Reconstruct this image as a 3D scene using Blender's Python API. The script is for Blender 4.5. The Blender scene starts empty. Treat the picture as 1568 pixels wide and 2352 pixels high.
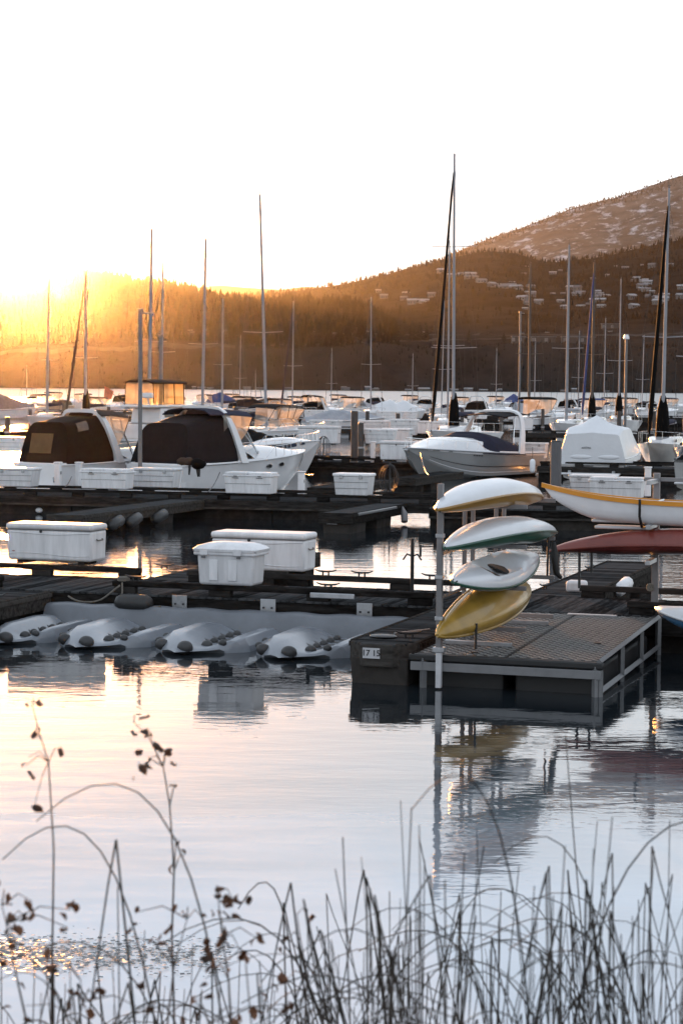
import bpy, math, random
from mathutils import Vector, Matrix, noise
R = math.radians
random.seed(7)

# ------------------------------------------------------------------ camera
F, CAMH, CX, CY = 4680.0, 4.0, 784.0, 1176.0          # layout units: a 1568 x 2352 picture
PITCH, ROLL = math.atan(286 / F), R(0.45)
cf = Vector((0, math.cos(PITCH), -math.sin(PITCH)))
_r0 = Vector((1, 0, 0)); _u0 = _r0.cross(cf)
cr = _r0 * math.cos(ROLL) + _u0 * math.sin(ROLL)
cu = _u0 * math.cos(ROLL) - _r0 * math.sin(ROLL)
CAM = Vector((0, 0, CAMH))
scene = bpy.context.scene
col = scene.collection
cd = bpy.data.cameras.new('camera'); cam = bpy.data.objects.new('camera', cd); col.objects.link(cam)
cam.matrix_world = Matrix(((cr.x, cu.x, -cf.x, 0), (cr.y, cu.y, -cf.y, 0), (cr.z, cu.z, -cf.z, CAMH), (0, 0, 0, 1)))
cd.sensor_fit = 'VERTICAL'; cd.sensor_height = 36.0; cd.lens = F / 2352.0 * 36.0
cd.clip_start = 0.1; cd.clip_end = 60000
cd.dof.use_dof = True; cd.dof.focus_distance = 36.0; cd.dof.aperture_fstop = 6.3
scene.camera = cam

# ------------------------------------------------------------------ sky, sun, exposure
SUN_EL, SUN_AZ = R(3.75), R(-9.2)
w = bpy.data.worlds.new('World'); scene.world = w; w.use_nodes = True
nt = w.node_tree; bg = nt.nodes['Background']
sk = nt.nodes.new('ShaderNodeTexSky'); sk.sky_type = 'NISHITA'; sk.sun_disc = False
sk.sun_elevation = SUN_EL; sk.sun_rotation = SUN_AZ
sk.air_density = 1.0; sk.dust_density = 0.0; sk.ozone_density = 2.0; sk.altitude = 300
hs = nt.nodes.new('ShaderNodeHueSaturation'); hs.inputs['Saturation'].default_value = 0.4
gm = nt.nodes.new('ShaderNodeGamma'); gm.inputs[1].default_value = 0.35       # flattens sky contrast so sides away from the sun get more light
nt.links.new(sk.outputs[0], gm.inputs[0]); nt.links.new(gm.outputs[0], hs.inputs['Color']); 
wb = nt.nodes.new('ShaderNodeMix'); wb.data_type = 'RGBA'; wb.blend_type = 'MULTIPLY'; wb.inputs['Factor'].default_value = 1.0
wb.inputs['B'].default_value = (0.95, 0.985, 1.045, 1)          # white balance
nt.links.new(hs.outputs[0], wb.inputs['A']); nt.links.new(wb.outputs['Result'], bg.inputs[0])
bg.inputs[1].default_value = 0.15
sl = bpy.data.lights.new('sun', 'SUN'); sl.energy = 2.0; sl.angle = R(0.6); sl.color = (1.0, 0.40, 0.10)
sun = bpy.data.objects.new('sun', sl); col.objects.link(sun)
sd = Vector((math.sin(SUN_AZ) * math.cos(SUN_EL), math.cos(SUN_AZ) * math.cos(SUN_EL), math.sin(SUN_EL)))
sun.rotation_euler = sd.to_track_quat('Z', 'Y').to_euler()
vs = scene.view_settings
vs.view_transform = 'Standard'; vs.look = 'None'; vs.gamma = 1.0; vs.use_curve_mapping = False
vs.exposure = 2.68
scene.cycles.volume_bounces = 0

# ------------------------------------------------------------------ layout helpers
def ray(x, y): return cf + cr * ((x - CX) / F) - cu * ((y - CY) / F)
def at(x, y, z=0.0):
    d = ray(x, y); return CAM + d * ((z - CAMH) / d.z)
def atd(x, y, Y):
    d = ray(x, y); return CAM + d * (Y / d.y)
TH = R(18.4)
E1 = Vector((math.cos(TH), -math.sin(TH), 0)); E2 = Vector((math.sin(TH), math.cos(TH), 0))
O1 = Vector((1.63, 34.17, 0))
def D1(u, v, z=0.0): return O1 + E1 * u + E2 * v + Vector((0, 0, z))
RZ = -TH                      # local x runs along the docks
def lerp(a, b, t): return a + (b - a) * t
def sstep(t): t = max(0.0, min(1.0, t)); return t * t * (3 - 2 * t)
def pl(pts, x):
    if x <= pts[0][0]: return pts[0][1]
    for (a, b), (c, d) in zip(pts, pts[1:]):
        if x <= c: return b + (d - b) * (x - a) / (c - a)
    return pts[-1][1]

# ------------------------------------------------------------------ materials
MATS = {}
def mat(name, c, rough=0.5, metal=0.0, var=0.12, vs_=3.0, bump=0.0, bs=30.0, spec=0.5, coat=0.0, c2=None, stretch=None, em=None):
    if name in MATS: return MATS[name]
    m = bpy.data.materials.new(name); m.use_nodes = True; MATS[name] = m
    t = m.node_tree; b = t.nodes['Principled BSDF']
    b.inputs['Roughness'].default_value = rough; b.inputs['Metallic'].default_value = metal
    b.inputs['Specular IOR Level'].default_value = spec; b.inputs['Coat Weight'].default_value = coat
    tc = t.nodes.new('ShaderNodeTexCoord'); co = tc.outputs['Object']
    if stretch:
        mp = t.nodes.new('ShaderNodeMapping'); mp.inputs['Scale'].default_value = stretch
        t.links.new(co, mp.inputs[0]); co = mp.outputs[0]
    n = t.nodes.new('ShaderNodeTexNoise'); n.inputs['Scale'].default_value = vs_; n.inputs['Detail'].default_value = 6
    n.inputs['Roughness'].default_value = 0.62
    t.links.new(co, n.inputs['Vector'])
    oi = t.nodes.new('ShaderNodeObjectInfo')
    ad = t.nodes.new('ShaderNodeMath'); ad.operation = 'MULTIPLY_ADD'; ad.inputs[1].default_value = 0.35; ad.inputs[2].default_value = -0.17
    t.links.new(oi.outputs['Random'], ad.inputs[0])
    sm = t.nodes.new('ShaderNodeMath'); sm.operation = 'ADD'
    t.links.new(n.outputs['Fac'], sm.inputs[0]); t.links.new(ad.outputs[0], sm.inputs[1])
    r = t.nodes.new('ShaderNodeValToRGB')
    lo = [max(0, x * (1 - var)) for x in c]; hi = [min(1, x * (1 + var)) for x in (c2 or c)]
    r.color_ramp.elements[0].position = 0.3; r.color_ramp.elements[0].color = (*lo, 1)
    r.color_ramp.elements[1].position = 0.7; r.color_ramp.elements[1].color = (*hi, 1)
    t.links.new(sm.outputs[0], r.inputs[0]); t.links.new(r.outputs[0], b.inputs['Base Color'])
    rr = t.nodes.new('ShaderNodeMapRange'); rr.inputs[3].default_value = max(0.02, rough * 0.8); rr.inputs[4].default_value = min(1, rough * 1.2)
    t.links.new(n.outputs['Fac'], rr.inputs[0]); t.links.new(rr.outputs[0], b.inputs['Roughness'])
    if bump > 0:
        n2 = t.nodes.new('ShaderNodeTexNoise'); n2.inputs['Scale'].default_value = bs; n2.inputs['Detail'].default_value = 4
        t.links.new(co, n2.inputs['Vector'])
        bp = t.nodes.new('ShaderNodeBump'); bp.inputs['Strength'].default_value = 1.0; bp.inputs['Distance'].default_value = bump
        t.links.new(n2.outputs['Fac'], bp.inputs['Height']); t.links.new(bp.outputs[0], b.inputs['Normal'])
    return m
def glassy(name, c, alpha=0.35, rough=0.08, trl=0.0):
    if name in MATS: return MATS[name]
    m = bpy.data.materials.new(name); m.use_nodes = True; MATS[name] = m
    t = m.node_tree; b = t.nodes['Principled BSDF']
    n = t.nodes.new('ShaderNodeTexNoise'); n.inputs['Scale'].default_value = 2.5; n.inputs['Detail'].default_value = 3
    tc = t.nodes.new('ShaderNodeTexCoord'); t.links.new(tc.outputs['Object'], n.inputs['Vector'])
    r = t.nodes.new('ShaderNodeValToRGB')
    r.color_ramp.elements[0].position = 0.3; r.color_ramp.elements[0].color = (*[x * 0.8 for x in c], 1)
    r.color_ramp.elements[1].position = 0.7; r.color_ramp.elements[1].color = (*c, 1)
    t.links.new(n.outputs['Fac'], r.inputs[0])
    tr = t.nodes.new('ShaderNodeBsdfTransparent'); mx = t.nodes.new('ShaderNodeMixShader')
    t.links.new(r.outputs[0], tr.inputs[0]); t.links.new(r.outputs[0], b.inputs['Base Color'])
    b.inputs['Roughness'].default_value = rough
    bp = t.nodes.new('ShaderNodeBump'); bp.inputs['Distance'].default_value = 0.02; bp.inputs['Strength'].default_value = 0.6
    t.links.new(n.outputs['Fac'], bp.inputs['Height']); t.links.new(bp.outputs[0], b.inputs['Normal'])
    mx.inputs[0].default_value = alpha
    t.links.new(tr.outputs[0], mx.inputs[1]); t.links.new(b.outputs[0], mx.inputs[2])
    if trl:
        tl = t.nodes.new('ShaderNodeBsdfTranslucent'); t.links.new(r.outputs[0], tl.inputs[0])
        m2 = t.nodes.new('ShaderNodeMixShader'); m2.inputs[0].default_value = trl
        t.links.new(b.outputs[0], m2.inputs[1]); t.links.new(tl.outputs[0], m2.inputs[2]); t.links.new(m2.outputs[0], mx.inputs[2])
    t.links.new(mx.outputs[0], t.nodes['Material Output'].inputs['Surface'])
    return m

# ------------------------------------------------------------------ mesh building
class MB:
    def __init__(s): s.v = []; s.f = []
    def add(s, vs_, fs):
        o = len(s.v); s.v += [tuple(p) for p in vs_]; s.f += [tuple(i + o for i in q) for q in fs]; return s
    def box(s, c, d, rz=0.0, taper=1.0, tx=None):
        x, y, z = d[0] / 2, d[1] / 2, d[2] / 2; k = taper; kx = tx if tx is not None else taper
        p = [(-x*kx, -y*k, -z), (x*kx, -y*k, -z), (x*kx, y*k, -z), (-x*kx, y*k, -z), (-x, -y, z), (x, -y, z), (x, y, z), (-x, y, z)]
        ca, sa = math.cos(rz), math.sin(rz)
        p = [(c[0] + a*ca - b*sa, c[1] + a*sa + b*ca, c[2] + e) for a, b, e in p]
        return s.add(p, [(0, 3, 2, 1), (4, 5, 6, 7), (0, 1, 5, 4), (1, 2, 6, 5), (2, 3, 7, 6), (3, 0, 4, 7)])
    def loft(s, secs, closed=True, cap=(True, True), flip=False):
        n = len(secs[0]); vs_ = [p for q in secs for p in q]; fs = []
        m = n if closed else n - 1
        for i in range(len(secs) - 1):
            for j in range(m):
                k = (j + 1) % n
                q = (i*n + j, i*n + k, (i+1)*n + k, (i+1)*n + j)
                fs.append(q[::-1] if flip else q)
        if cap[0]: fs.append(tuple(range(n))[::-1] if not flip else tuple(range(n)))
        if cap[1]:
            o = (len(secs) - 1) * n; fs.append(tuple(range(o, o + n)) if not flip else tuple(range(o, o + n))[::-1])
        return s.add(vs_, fs)
    def tube(s, path, rad, n=6, cap=True):
        P = [Vector(p) for p in path]; rs = rad if isinstance(rad, (list, tuple)) else [rad] * len(P)
        secs = []; up = None
        for i, p in enumerate(P):
            d = (P[min(i + 1, len(P) - 1)] - P[max(i - 1, 0)])
            d = d.normalized() if d.length > 1e-9 else Vector((0, 0, 1))
            if up is None: up = Vector((0, 0, 1)) if abs(d.z) < 0.9 else Vector((1, 0, 0))
            a = d.cross(up)
            if a.length < 1e-6: a = d.cross(Vector((0, 1, 0)))
            a.normalize(); b = a.cross(d); up = b
            secs.append([tuple(p + (a * math.cos(2*math.pi*k/n) + b * math.sin(2*math.pi*k/n)) * rs[i]) for k in range(n)])
        return s.loft(secs, True, (cap, cap))
    def cyl(s, c, r, h, n=12, r2=None):
        return s.tube([(c[0], c[1], c[2]), (c[0], c[1], c[2] + h)], [r, r if r2 is None else r2], n)
    def ball(s, c, r, n=8, m=6):
        secs = []
        for i in range(m + 1):
            a = math.pi * i / m; q = max(math.sin(a), 0.02)
            secs.append([(c[0] + r[0]*q*math.cos(2*math.pi*k/n), c[1] + r[1]*q*math.sin(2*math.pi*k/n), c[2] - r[2]*math.cos(a)) for k in range(n)])
        return s.loft(secs)
    def mesh(s, name, smooth=0, mt=None):
        me = bpy.data.meshes.new(name); me.from_pydata(s.v, [], s.f); me.update()
        if smooth:
            me.polygons.foreach_set('use_smooth', [True] * len(me.polygons)); me.set_sharp_from_angle(angle=R(smooth))
        if mt: me.materials.append(mt)
        return me
    def build(s, name, mt, parent=None, smooth=0, bevel=0.0, loc=None, rz=None, seg=2):
        o = bpy.data.objects.new(name, s.mesh(name, smooth or (35 if bevel else 0), mt)); col.objects.link(o)
        if parent: o.parent = parent
        if loc is not None: o.location = loc
        if rz is not None: o.rotation_euler.z = rz
        if bevel:
            b = o.modifiers.new('bevel', 'BEVEL'); b.width = bevel; b.segments = seg; b.limit_method = 'ANGLE'; b.angle_limit = R(40)
        return o
def link_mesh(name, me, parent=None, loc=(0, 0, 0), rot=(0, 0, 0), scale=None):
    o = bpy.data.objects.new(name, me); col.objects.link(o); o.parent = parent; o.location = loc; o.rotation_euler = rot
    if scale: o.scale = scale
    return o
def tag(o, label=None, cat=None, group=None, kind=None):
    if label: o['label'] = label
    if cat: o['category'] = cat
    if group: o['group'] = group
    if kind: o['kind'] = kind
    return o
def thing(name, label, cat, loc=(0, 0, 0), rz=0.0, group=None):
    o = bpy.data.objects.new(name, None); col.objects.link(o); o.location = loc; o.rotation_euler.z = rz
    o.empty_display_size = 0.2
    return tag(o, label, cat, group)
KIDS = {}
def copy_tree(o, label=None, loc=None, rz=None, group=None, scale=None):
    def rec(a, par):
        c = a.copy(); col.objects.link(c); c.parent = par
        for ch in [k for k in ALLKIDS(a)]: rec(ch, c)
        return c
    c = rec(o, None)
    if label: c['label'] = label
    if group: c['group'] = group
    if loc is not None: c.location = loc
    if rz is not None: c.rotation_euler.z = rz
    if scale is not None: c.scale = (scale,) * 3 if isinstance(scale, (int, float)) else scale
    return c
def ALLKIDS(a): return list(a.children)

# ------------------------------------------------------------------ water
def make_water():
    m = bpy.data.materials.new('lake_water'); m.use_nodes = True; t = m.node_tree; b = t.nodes['Principled BSDF']
    b.inputs['Base Color'].default_value = (0.012, 0.016, 0.02, 1); b.inputs['Roughness'].default_value = 0.03
    b.inputs['IOR'].default_value = 2.0
    geo = t.nodes.new('ShaderNodeNewGeometry')
    def noi(scale, sx, sy, det=3, dist=0.0):
        mp = t.nodes.new('ShaderNodeMapping'); mp.inputs['Scale'].default_value = (sx, sy, 1); mp.inputs['Rotation'].default_value = (0, 0, R(8))
        n = t.nodes.new('ShaderNodeTexNoise'); n.inputs['Scale'].default_value = scale; n.inputs['Detail'].default_value = det
        n.inputs['Distortion'].default_value = dist
        t.links.new(geo.outputs['Position'], mp.inputs[0]); t.links.new(mp.outputs[0], n.inputs['Vector']); return n
    a = noi(1.3, 0.6, 1.6, 4); bb = noi(0.10, 1, 1, 2); c = noi(7.0, 0.6, 1.3, 2)
    # patches of wind ripple between smoother water
    mr = t.nodes.new('ShaderNodeMapRange'); mr.inputs[1].default_value = 0.42; mr.inputs[2].default_value = 0.62
    mr.inputs[3].default_value = 0.0; mr.inputs[4].default_value = 1.0
    t.links.new(bb.outputs['Fac'], mr.inputs[0])
    # calmer, thinly iced water close to the bank
    sp = t.nodes.new('ShaderNodeSeparateXYZ'); t.links.new(geo.outputs['Position'], sp.inputs[0])
    nr = t.nodes.new('ShaderNodeMapRange'); nr.inputs[1].default_value = 24; nr.inputs[2].default_value = 45
    nr.inputs[3].default_value = 0.28; nr.inputs[4].default_value = 0.38; t.links.new(sp.outputs['Y'], nr.inputs[0])
    def mth(op, x, y):
        q = t.nodes.new('ShaderNodeMath'); q.operation = op
        for i, z in ((0, x), (1, y)):
            if isinstance(z, (int, float)): q.inputs[i].default_value = z
            else: t.links.new(z, q.inputs[i])
        return q.outputs[0]
    h1 = mth('MULTIPLY', a.outputs['Fac'], 0.018)
    h2 = mth('MULTIPLY', mth('MULTIPLY', c.outputs['Fac'], 0.005), mth('ADD', mr.outputs[0], 0.35))
    fr = t.nodes.new('ShaderNodeMapRange'); fr.inputs[1].default_value = 300; fr.inputs[2].default_value = 600
    fr.inputs[3].default_value = 1.0; fr.inputs[4].default_value = 14.0; t.links.new(sp.outputs['Y'], fr.inputs[0])
    h = mth('MULTIPLY', mth('MULTIPLY', mth('ADD', h1, h2), nr.outputs[0]), fr.outputs[0])
    rg = t.nodes.new('ShaderNodeMapRange'); rg.inputs[1].default_value = 280; rg.inputs[2].default_value = 600
    rg.inputs[3].default_value = 0.03; rg.inputs[4].default_value = 0.3; t.links.new(sp.outputs['Y'], rg.inputs[0])
    t.links.new(rg.outputs[0], b.inputs['Roughness'])
    # thin ice: long fine cracks and skins near the bank
    v = t.nodes.new('ShaderNodeTexVoronoi'); v.feature = 'DISTANCE_TO_EDGE'; v.inputs['Scale'].default_value = 0.8
    mp = t.nodes.new('ShaderNodeMapping'); mp.inputs['Scale'].default_value = (0.35, 1.2, 1); mp.inputs['Rotation'].default_value = (0, 0, R(-12))
    t.links.new(geo.outputs['Position'], mp.inputs[0]); t.links.new(mp.outputs[0], v.inputs['Vector'])
    cr_ = t.nodes.new('ShaderNodeMapRange'); cr_.inputs[1].default_value = 0.0; cr_.inputs[2].default_value = 0.02
    cr_.inputs[3].default_value = 0.00012; cr_.inputs[4].default_value = 0.0; t.links.new(v.outputs['Distance'], cr_.inputs[0])
    nr2 = t.nodes.new('ShaderNodeMapRange'); nr2.inputs[1].default_value = 20; nr2.inputs[2].default_value = 30
    nr2.inputs[3].default_value = 1.0; nr2.inputs[4].default_value = 0.0; t.links.new(sp.outputs['Y'], nr2.inputs[0])
    h = mth('ADD', h, mth('MULTIPLY', cr_.outputs[0], nr2.outputs[0]))
    # thin ice along the bank, paled further to stand in for sky reflection
    ic = t.nodes.new('ShaderNodeMapRange'); ic.interpolation_type = 'SMOOTHSTEP'; ic.inputs[1].default_value = 24; ic.inputs[2].default_value = 12
    ic.inputs[3].default_value = 0.0; ic.inputs[4].default_value = 1.0
    pn = noi(0.35, 0.5, 1.4, 5, 0.6)
    t.links.new(mth('ADD', sp.outputs['Y'], mth('MULTIPLY', mth('SUBTRACT', pn.outputs['Fac'], 0.5), 7.0)), ic.inputs[0])
    im = t.nodes.new('ShaderNodeMix'); im.data_type = 'RGBA'; im.inputs['A'].default_value = (0.012, 0.016, 0.02, 1); im.inputs['B'].default_value = (0.40, 0.45, 0.52, 1)
    t.links.new(ic.outputs[0], im.inputs['Factor']); t.links.new(im.outputs['Result'], b.inputs['Base Color'])
    bp = t.nodes.new('ShaderNodeBump'); bp.inputs['Strength'].default_value = 1.0; bp.inputs['Distance'].default_value = 1.0
    t.links.new(h, bp.inputs['Height']); t.links.new(bp.outputs[0], b.inputs['Normal'])
    mb = MB(); mb.add([(-9000, -200, 0), (9000, -200, 0), (9000, 11500, 0), (-9000, 11500, 0)], [(0, 1, 2, 3)])
    o = mb.build('lake_water', m); tag(o, kind='structure')
make_water()

# ------------------------------------------------------------------ far terrain
def nz(x, y, s, o=5): return noise.fractal(Vector((x * s, y * s, 3.7)), 1.0, 2.1, o)
# ridge lines: layout x, y of the skyline at a given distance
RID = {
 'forest': (3200, [(-900, 560), (-300, 585), (-60, 648), (0, 660), (100, 663), (200, 652), (300, 661), (400, 674), (450, 680), (550, 698), (620, 704), (700, 710), (800, 718), (850, 728), (890, 752), (930, 768), (2600, 775)]),
 'town': (5600, [(-600, 690), (420, 690), (560, 684), (700, 668), (800, 655), (900, 630), (1000, 603), (1060, 589), (1120, 581), (1180, 586), (1240, 606), (1350, 597), (1450, 576), (1568, 552), (1800, 490), (2600, 400)]),
 'mountain': (11000, [(-600, 760), (700, 690), (900, 634), (1000, 598), (1080, 563), (1200, 520), (1300, 484), (1400, 458), (1480, 428), (1568, 400), (1750, 340), (2600, 150)]),
 'faraway': (10800, [(-900, 690), (300, 676), (430, 664), (500, 658), (560, 664), (640, 669), (700, 660), (760, 661), (900, 668), (2600, 680)]),
}
FOOT = {'forest': 2640, 'town': 3500, 'mountain': 8300, 'faraway': 9600}
def ridge_h(layer, x, yd):
    D, pts = RID[layer]; px = CX + F * (x / yd)
    yy = pl(pts, px) - 2.0 - (px - CX) * math.tan(ROLL)
    return max(2.0, (892 - yy) / F * D + 4.0)
def terrain_z(layer, x, y):
    D = RID[layer][0]; y0 = FOOT[layer]
    t = (y - y0) / (D - y0)
    h = ridge_h(layer, x, max(y, 1.0))
    if layer == 'forest':            # steep bluff to a bench, then the wooded rise
        bl = 62 + 16 * nz(x, y, 0.004)
        bench = bl * sstep((y - y0 + 22 * nz(x, 7.0, 0.006)) / 130.0)
        rise = max(0.0, h - 62) * sstep((t - 0.30) / 0.70)
        z = bench + rise
    elif layer == 'town':
        z = 40 + (h - 40) * (max(0.0, min(1.0, t)) ** 0.9)
    else:
        z = h * max(0.0, min(1.0, t)) ** 0.8
    if t > 1: z = h * max(0.2, 1 - (t - 1) * 1.6)
    amp = {'forest': 5, 'town': 16, 'mountain': 60, 'faraway': 18}[layer]
    sc = {'forest': 0.012, 'town': 0.006, 'mountain': 0.002, 'faraway': 0.002}[layer]
    e = min(1.0, abs(t)) if layer != 'forest' else sstep(t / 0.2)
    return z + amp * nz(x, y, sc) * e * (0.35 if 0.85 < t < 1.15 else 1.0) - (6 if y <= y0 + 1 else 0)
def hit(layer, px, py):
    d = ray(px, py); y = FOOT[layer]
    while y < RID[layer][0] * 1.05:
        p = CAM + d * (y / d.y)
        if p.z <= terrain_z(layer, p.x, p.y): return p
        y += 8
    return None
def terrain(layer, mt, nx, ny, x0, x1, back=1.5):
    D = RID[layer][0]; y0 = FOOT[layer]; y1 = y0 + (D - y0) * back
    mb = MB(); vs_ = []; fs = []
    for j in range(ny + 1):
        y = lerp(y0, y1, j / ny)
        for i in range(nx + 1):
            x = lerp(x0, x1, i / nx) * (y / D)
            vs_.append((x, y, terrain_z(layer, x, y)))
    for j in range(ny):
        for i in range(nx):
            a = j * (nx + 1) + i; fs.append((a, a + 1, a + nx + 2, a + nx + 1))
    mb.add(vs_, fs)
    return mb.build('hill_terrain', mt, smooth=60)
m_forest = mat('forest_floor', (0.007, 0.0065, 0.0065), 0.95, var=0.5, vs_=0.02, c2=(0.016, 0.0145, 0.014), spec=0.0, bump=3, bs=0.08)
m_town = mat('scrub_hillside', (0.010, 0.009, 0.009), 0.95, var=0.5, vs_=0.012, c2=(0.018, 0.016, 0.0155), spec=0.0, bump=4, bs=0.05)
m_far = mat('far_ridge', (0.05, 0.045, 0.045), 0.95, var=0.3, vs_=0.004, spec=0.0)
def mountain_mat():
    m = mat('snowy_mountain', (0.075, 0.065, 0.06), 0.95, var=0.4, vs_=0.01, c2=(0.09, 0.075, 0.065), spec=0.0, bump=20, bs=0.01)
    t = m.node_tree; b = t.nodes['Principled BSDF']; src = b.inputs['Base Color'].links[0].from_socket
    tc = t.nodes.new('ShaderNodeTexCoord'); mp = t.nodes.new('ShaderNodeMapping'); mp.inputs['Scale'].default_value = (2.6, 1.6, 4.2); mp.inputs['Rotation'].default_value = (0, R(24), 0)
    n = t.nodes.new('ShaderNodeTexNoise'); n.inputs['Scale'].default_value = 0.006; n.inputs['Detail'].default_value = 9; n.inputs['Roughness'].default_value = 0.7
    t.links.new(tc.outputs['Object'], mp.inputs[0]); t.links.new(mp.outputs[0], n.inputs['Vector'])
    r = t.nodes.new('ShaderNodeMapRange'); r.inputs[1].default_value = 0.53; r.inputs[2].default_value = 0.68
    t.links.new(n.outputs['Fac'], r.inputs[0])
    mx = t.nodes.new('ShaderNodeMix'); mx.data_type = 'RGBA'; mx.inputs['B'].default_value = (0.45, 0.46, 0.5, 1)
    t.links.new(r.outputs[0], mx.inputs['Factor']); t.links.new(src, mx.inputs['A']); t.links.new(mx.outputs['Result'], b.inputs['Base Color'])
    return m
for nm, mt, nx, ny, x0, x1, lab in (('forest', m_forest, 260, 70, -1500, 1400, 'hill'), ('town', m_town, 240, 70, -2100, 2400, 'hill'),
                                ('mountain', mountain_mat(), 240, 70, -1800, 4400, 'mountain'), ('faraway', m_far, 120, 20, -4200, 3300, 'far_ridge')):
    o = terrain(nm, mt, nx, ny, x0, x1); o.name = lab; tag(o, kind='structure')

# conifers that read as one wood: one stuff object per slope
def tree_mass(name, layer, n, x0, x1, ta, tb, hmin, hmax, mt, dens=None):
    mb = MB(); D = RID[layer][0]; y0 = FOOT[layer]
    rnd = random.Random(hash(layer) % 1 + len(layer))
    k = 0; tries = 0
    while k < n and tries < n * 6:
        tries += 1
        y = lerp(y0, D, ta + (tb - ta) * rnd.random() ** 0.7); x = lerp(x0, x1, rnd.random()) * y / D
        if dens and rnd.random() > dens(x, y, (y - y0) / (D - y0)): continue
        z = terrain_z(layer, x, y) - 1; h = lerp(hmin, hmax, rnd.random() ** 1.6); r = h * rnd.uniform(0.16, 0.27); k += 1
        a0 = rnd.random() * 6; q = 5
        for zz, rr, hh in ((0.12, 1.0, 0.55), (0.38, 0.72, 0.62)):
            vs_ = [(x + r*rr*math.cos(a0 + 2*math.pi*i/q) * rnd.uniform(.75, 1.2), y + r*rr*math.sin(a0 + 2*math.pi*i/q), z + h*zz + h*rnd.uniform(-.05, .05)) for i in range(q)]
            mb.add(vs_ + [(x + rnd.uniform(-.05, .05) * h, y, z + h*(zz + hh))], [(i, (i + 1) % q, q) for i in range(q)])
    o = mb.build(name, mt); return tag(o, kind='stuff')
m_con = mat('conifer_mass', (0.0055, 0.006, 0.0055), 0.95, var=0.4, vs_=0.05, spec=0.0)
fd = lambda x, y, t: (1.0 if t > 0.75 else 0.8) if x < 80 else 0.0
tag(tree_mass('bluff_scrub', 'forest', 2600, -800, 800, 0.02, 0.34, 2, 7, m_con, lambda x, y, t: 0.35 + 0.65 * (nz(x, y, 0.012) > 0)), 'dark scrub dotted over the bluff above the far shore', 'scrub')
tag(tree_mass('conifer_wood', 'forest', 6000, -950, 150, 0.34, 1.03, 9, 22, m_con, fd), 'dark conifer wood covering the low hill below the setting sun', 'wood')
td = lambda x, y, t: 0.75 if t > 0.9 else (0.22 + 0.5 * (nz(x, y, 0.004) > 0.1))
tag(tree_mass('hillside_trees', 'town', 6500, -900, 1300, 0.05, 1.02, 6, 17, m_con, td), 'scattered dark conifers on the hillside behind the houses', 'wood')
md = lambda x, y, t: 1.0
tag(tree_mass('ridge_trees', 'mountain', 1600, -150, 2200, 0.90, 1.0, 8, 20, m_con, md), 'tiny trees along the crest of the snowy mountain', 'wood')

m_road = mat('far_road', (0.045, 0.043, 0.043), 0.8, var=0.3, vs_=0.05, spec=0.0)
for yy0, sl_ in ((770, 0.004), (790, -0.03)):
    pts = []
    for i in range(85):
        x = -60 + i * 20; p = hit('forest', x, yy0 + (x - 800) * sl_)
        if p: pts.append(p)
    mb = MB(); mb.loft([[(p.x, p.y - 5, terrain_z('forest', p.x, p.y - 5) + 0.9), (p.x, p.y + 5, terrain_z('forest', p.x, p.y + 5) + 0.9)] for p in pts], False, (False, False))
    tag(mb.build('far_road', m_road), kind='structure')
# ------------------------------------------------------------------ shared materials
M_plank = mat('weathered_plank', (0.026, 0.0265, 0.028), 0.85, var=0.45, vs_=2.0, c2=(0.046, 0.047, 0.049), stretch=(1.0, 6.0, 6.0), bump=0.0004, bs=25, spec=0.0)
M_timber = mat('dark_timber', (0.014, 0.0125, 0.012), 0.8, var=0.45, vs_=2.5, c2=(0.026, 0.024, 0.023), stretch=(1.0, 6.0, 6.0), bump=0.001, bs=18, spec=0.0)
M_timber2 = mat('grey_timber', (0.026, 0.0235, 0.022), 0.8, var=0.4, vs_=2.5, c2=(0.048, 0.044, 0.041), stretch=(1.0, 6.0, 6.0), bump=0.001, bs=18, spec=0.0)
M_conc = mat('float_concrete', (0.034, 0.031, 0.029), 0.85, var=0.45, vs_=3, bump=0.006, bs=14, spec=0.0)
M_galv = mat('galvanised_steel', (0.34, 0.35, 0.37), 0.42, 0.75, var=0.2, vs_=9)
M_pole = mat('grey_steel_pole', (0.17, 0.165, 0.17), 0.55, 0.2, var=0.18, vs_=4)
M_alu = mat('aluminium_frame', (0.17, 0.172, 0.18), 0.45, 0.4, var=0.15, vs_=5)
M_black = mat('black_plastic', (0.012, 0.012, 0.013), 0.55, var=0.3, vs_=5)
M_dark = mat('dark_metal', (0.03, 0.03, 0.032), 0.45, 0.4, var=0.3, vs_=6)
M_white = mat('white_gelcoat', (0.62, 0.62, 0.64), 0.22, var=0.05, vs_=1.5, coat=0.4)
M_boxw = mat('white_fibreglass', (0.66, 0.66, 0.68), 0.38, var=0.17, vs_=1.0, stretch=(7, 7, 1.2), bump=0.001, bs=60)
M_boxw2 = mat('white_polyethylene', (0.64, 0.64, 0.66), 0.5, var=0.16, vs_=1.0, stretch=(6, 6, 1.0), bump=0.0015, bs=70)
M_seam = mat('dark_seam', (0.12, 0.12, 0.13), 0.6)  # one dark grey for seams, handles, latches and lettering
M_steel = mat('polished_steel', (0.62, 0.62, 0.63), 0.14, 0.95, var=0.08)
M_rope = mat('weathered_rope', (0.16, 0.145, 0.125), 0.9, var=0.3, vs_=30)
M_fender = mat('black_fender', (0.016, 0.016, 0.017), 0.5, var=0.3)
M_pwc = mat('grey_white_float_plastic', (0.19, 0.207, 0.235), 0.22, var=0.14, vs_=1.8, bump=0.002, bs=22)
M_pwc2 = mat('grey_backstop_plastic', (0.15, 0.163, 0.185), 0.4, var=0.2, vs_=1.6, bump=0.002, bs=22)
M_roller = mat('grey_roller', (0.028, 0.028, 0.03), 0.5, var=0.3)
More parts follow.
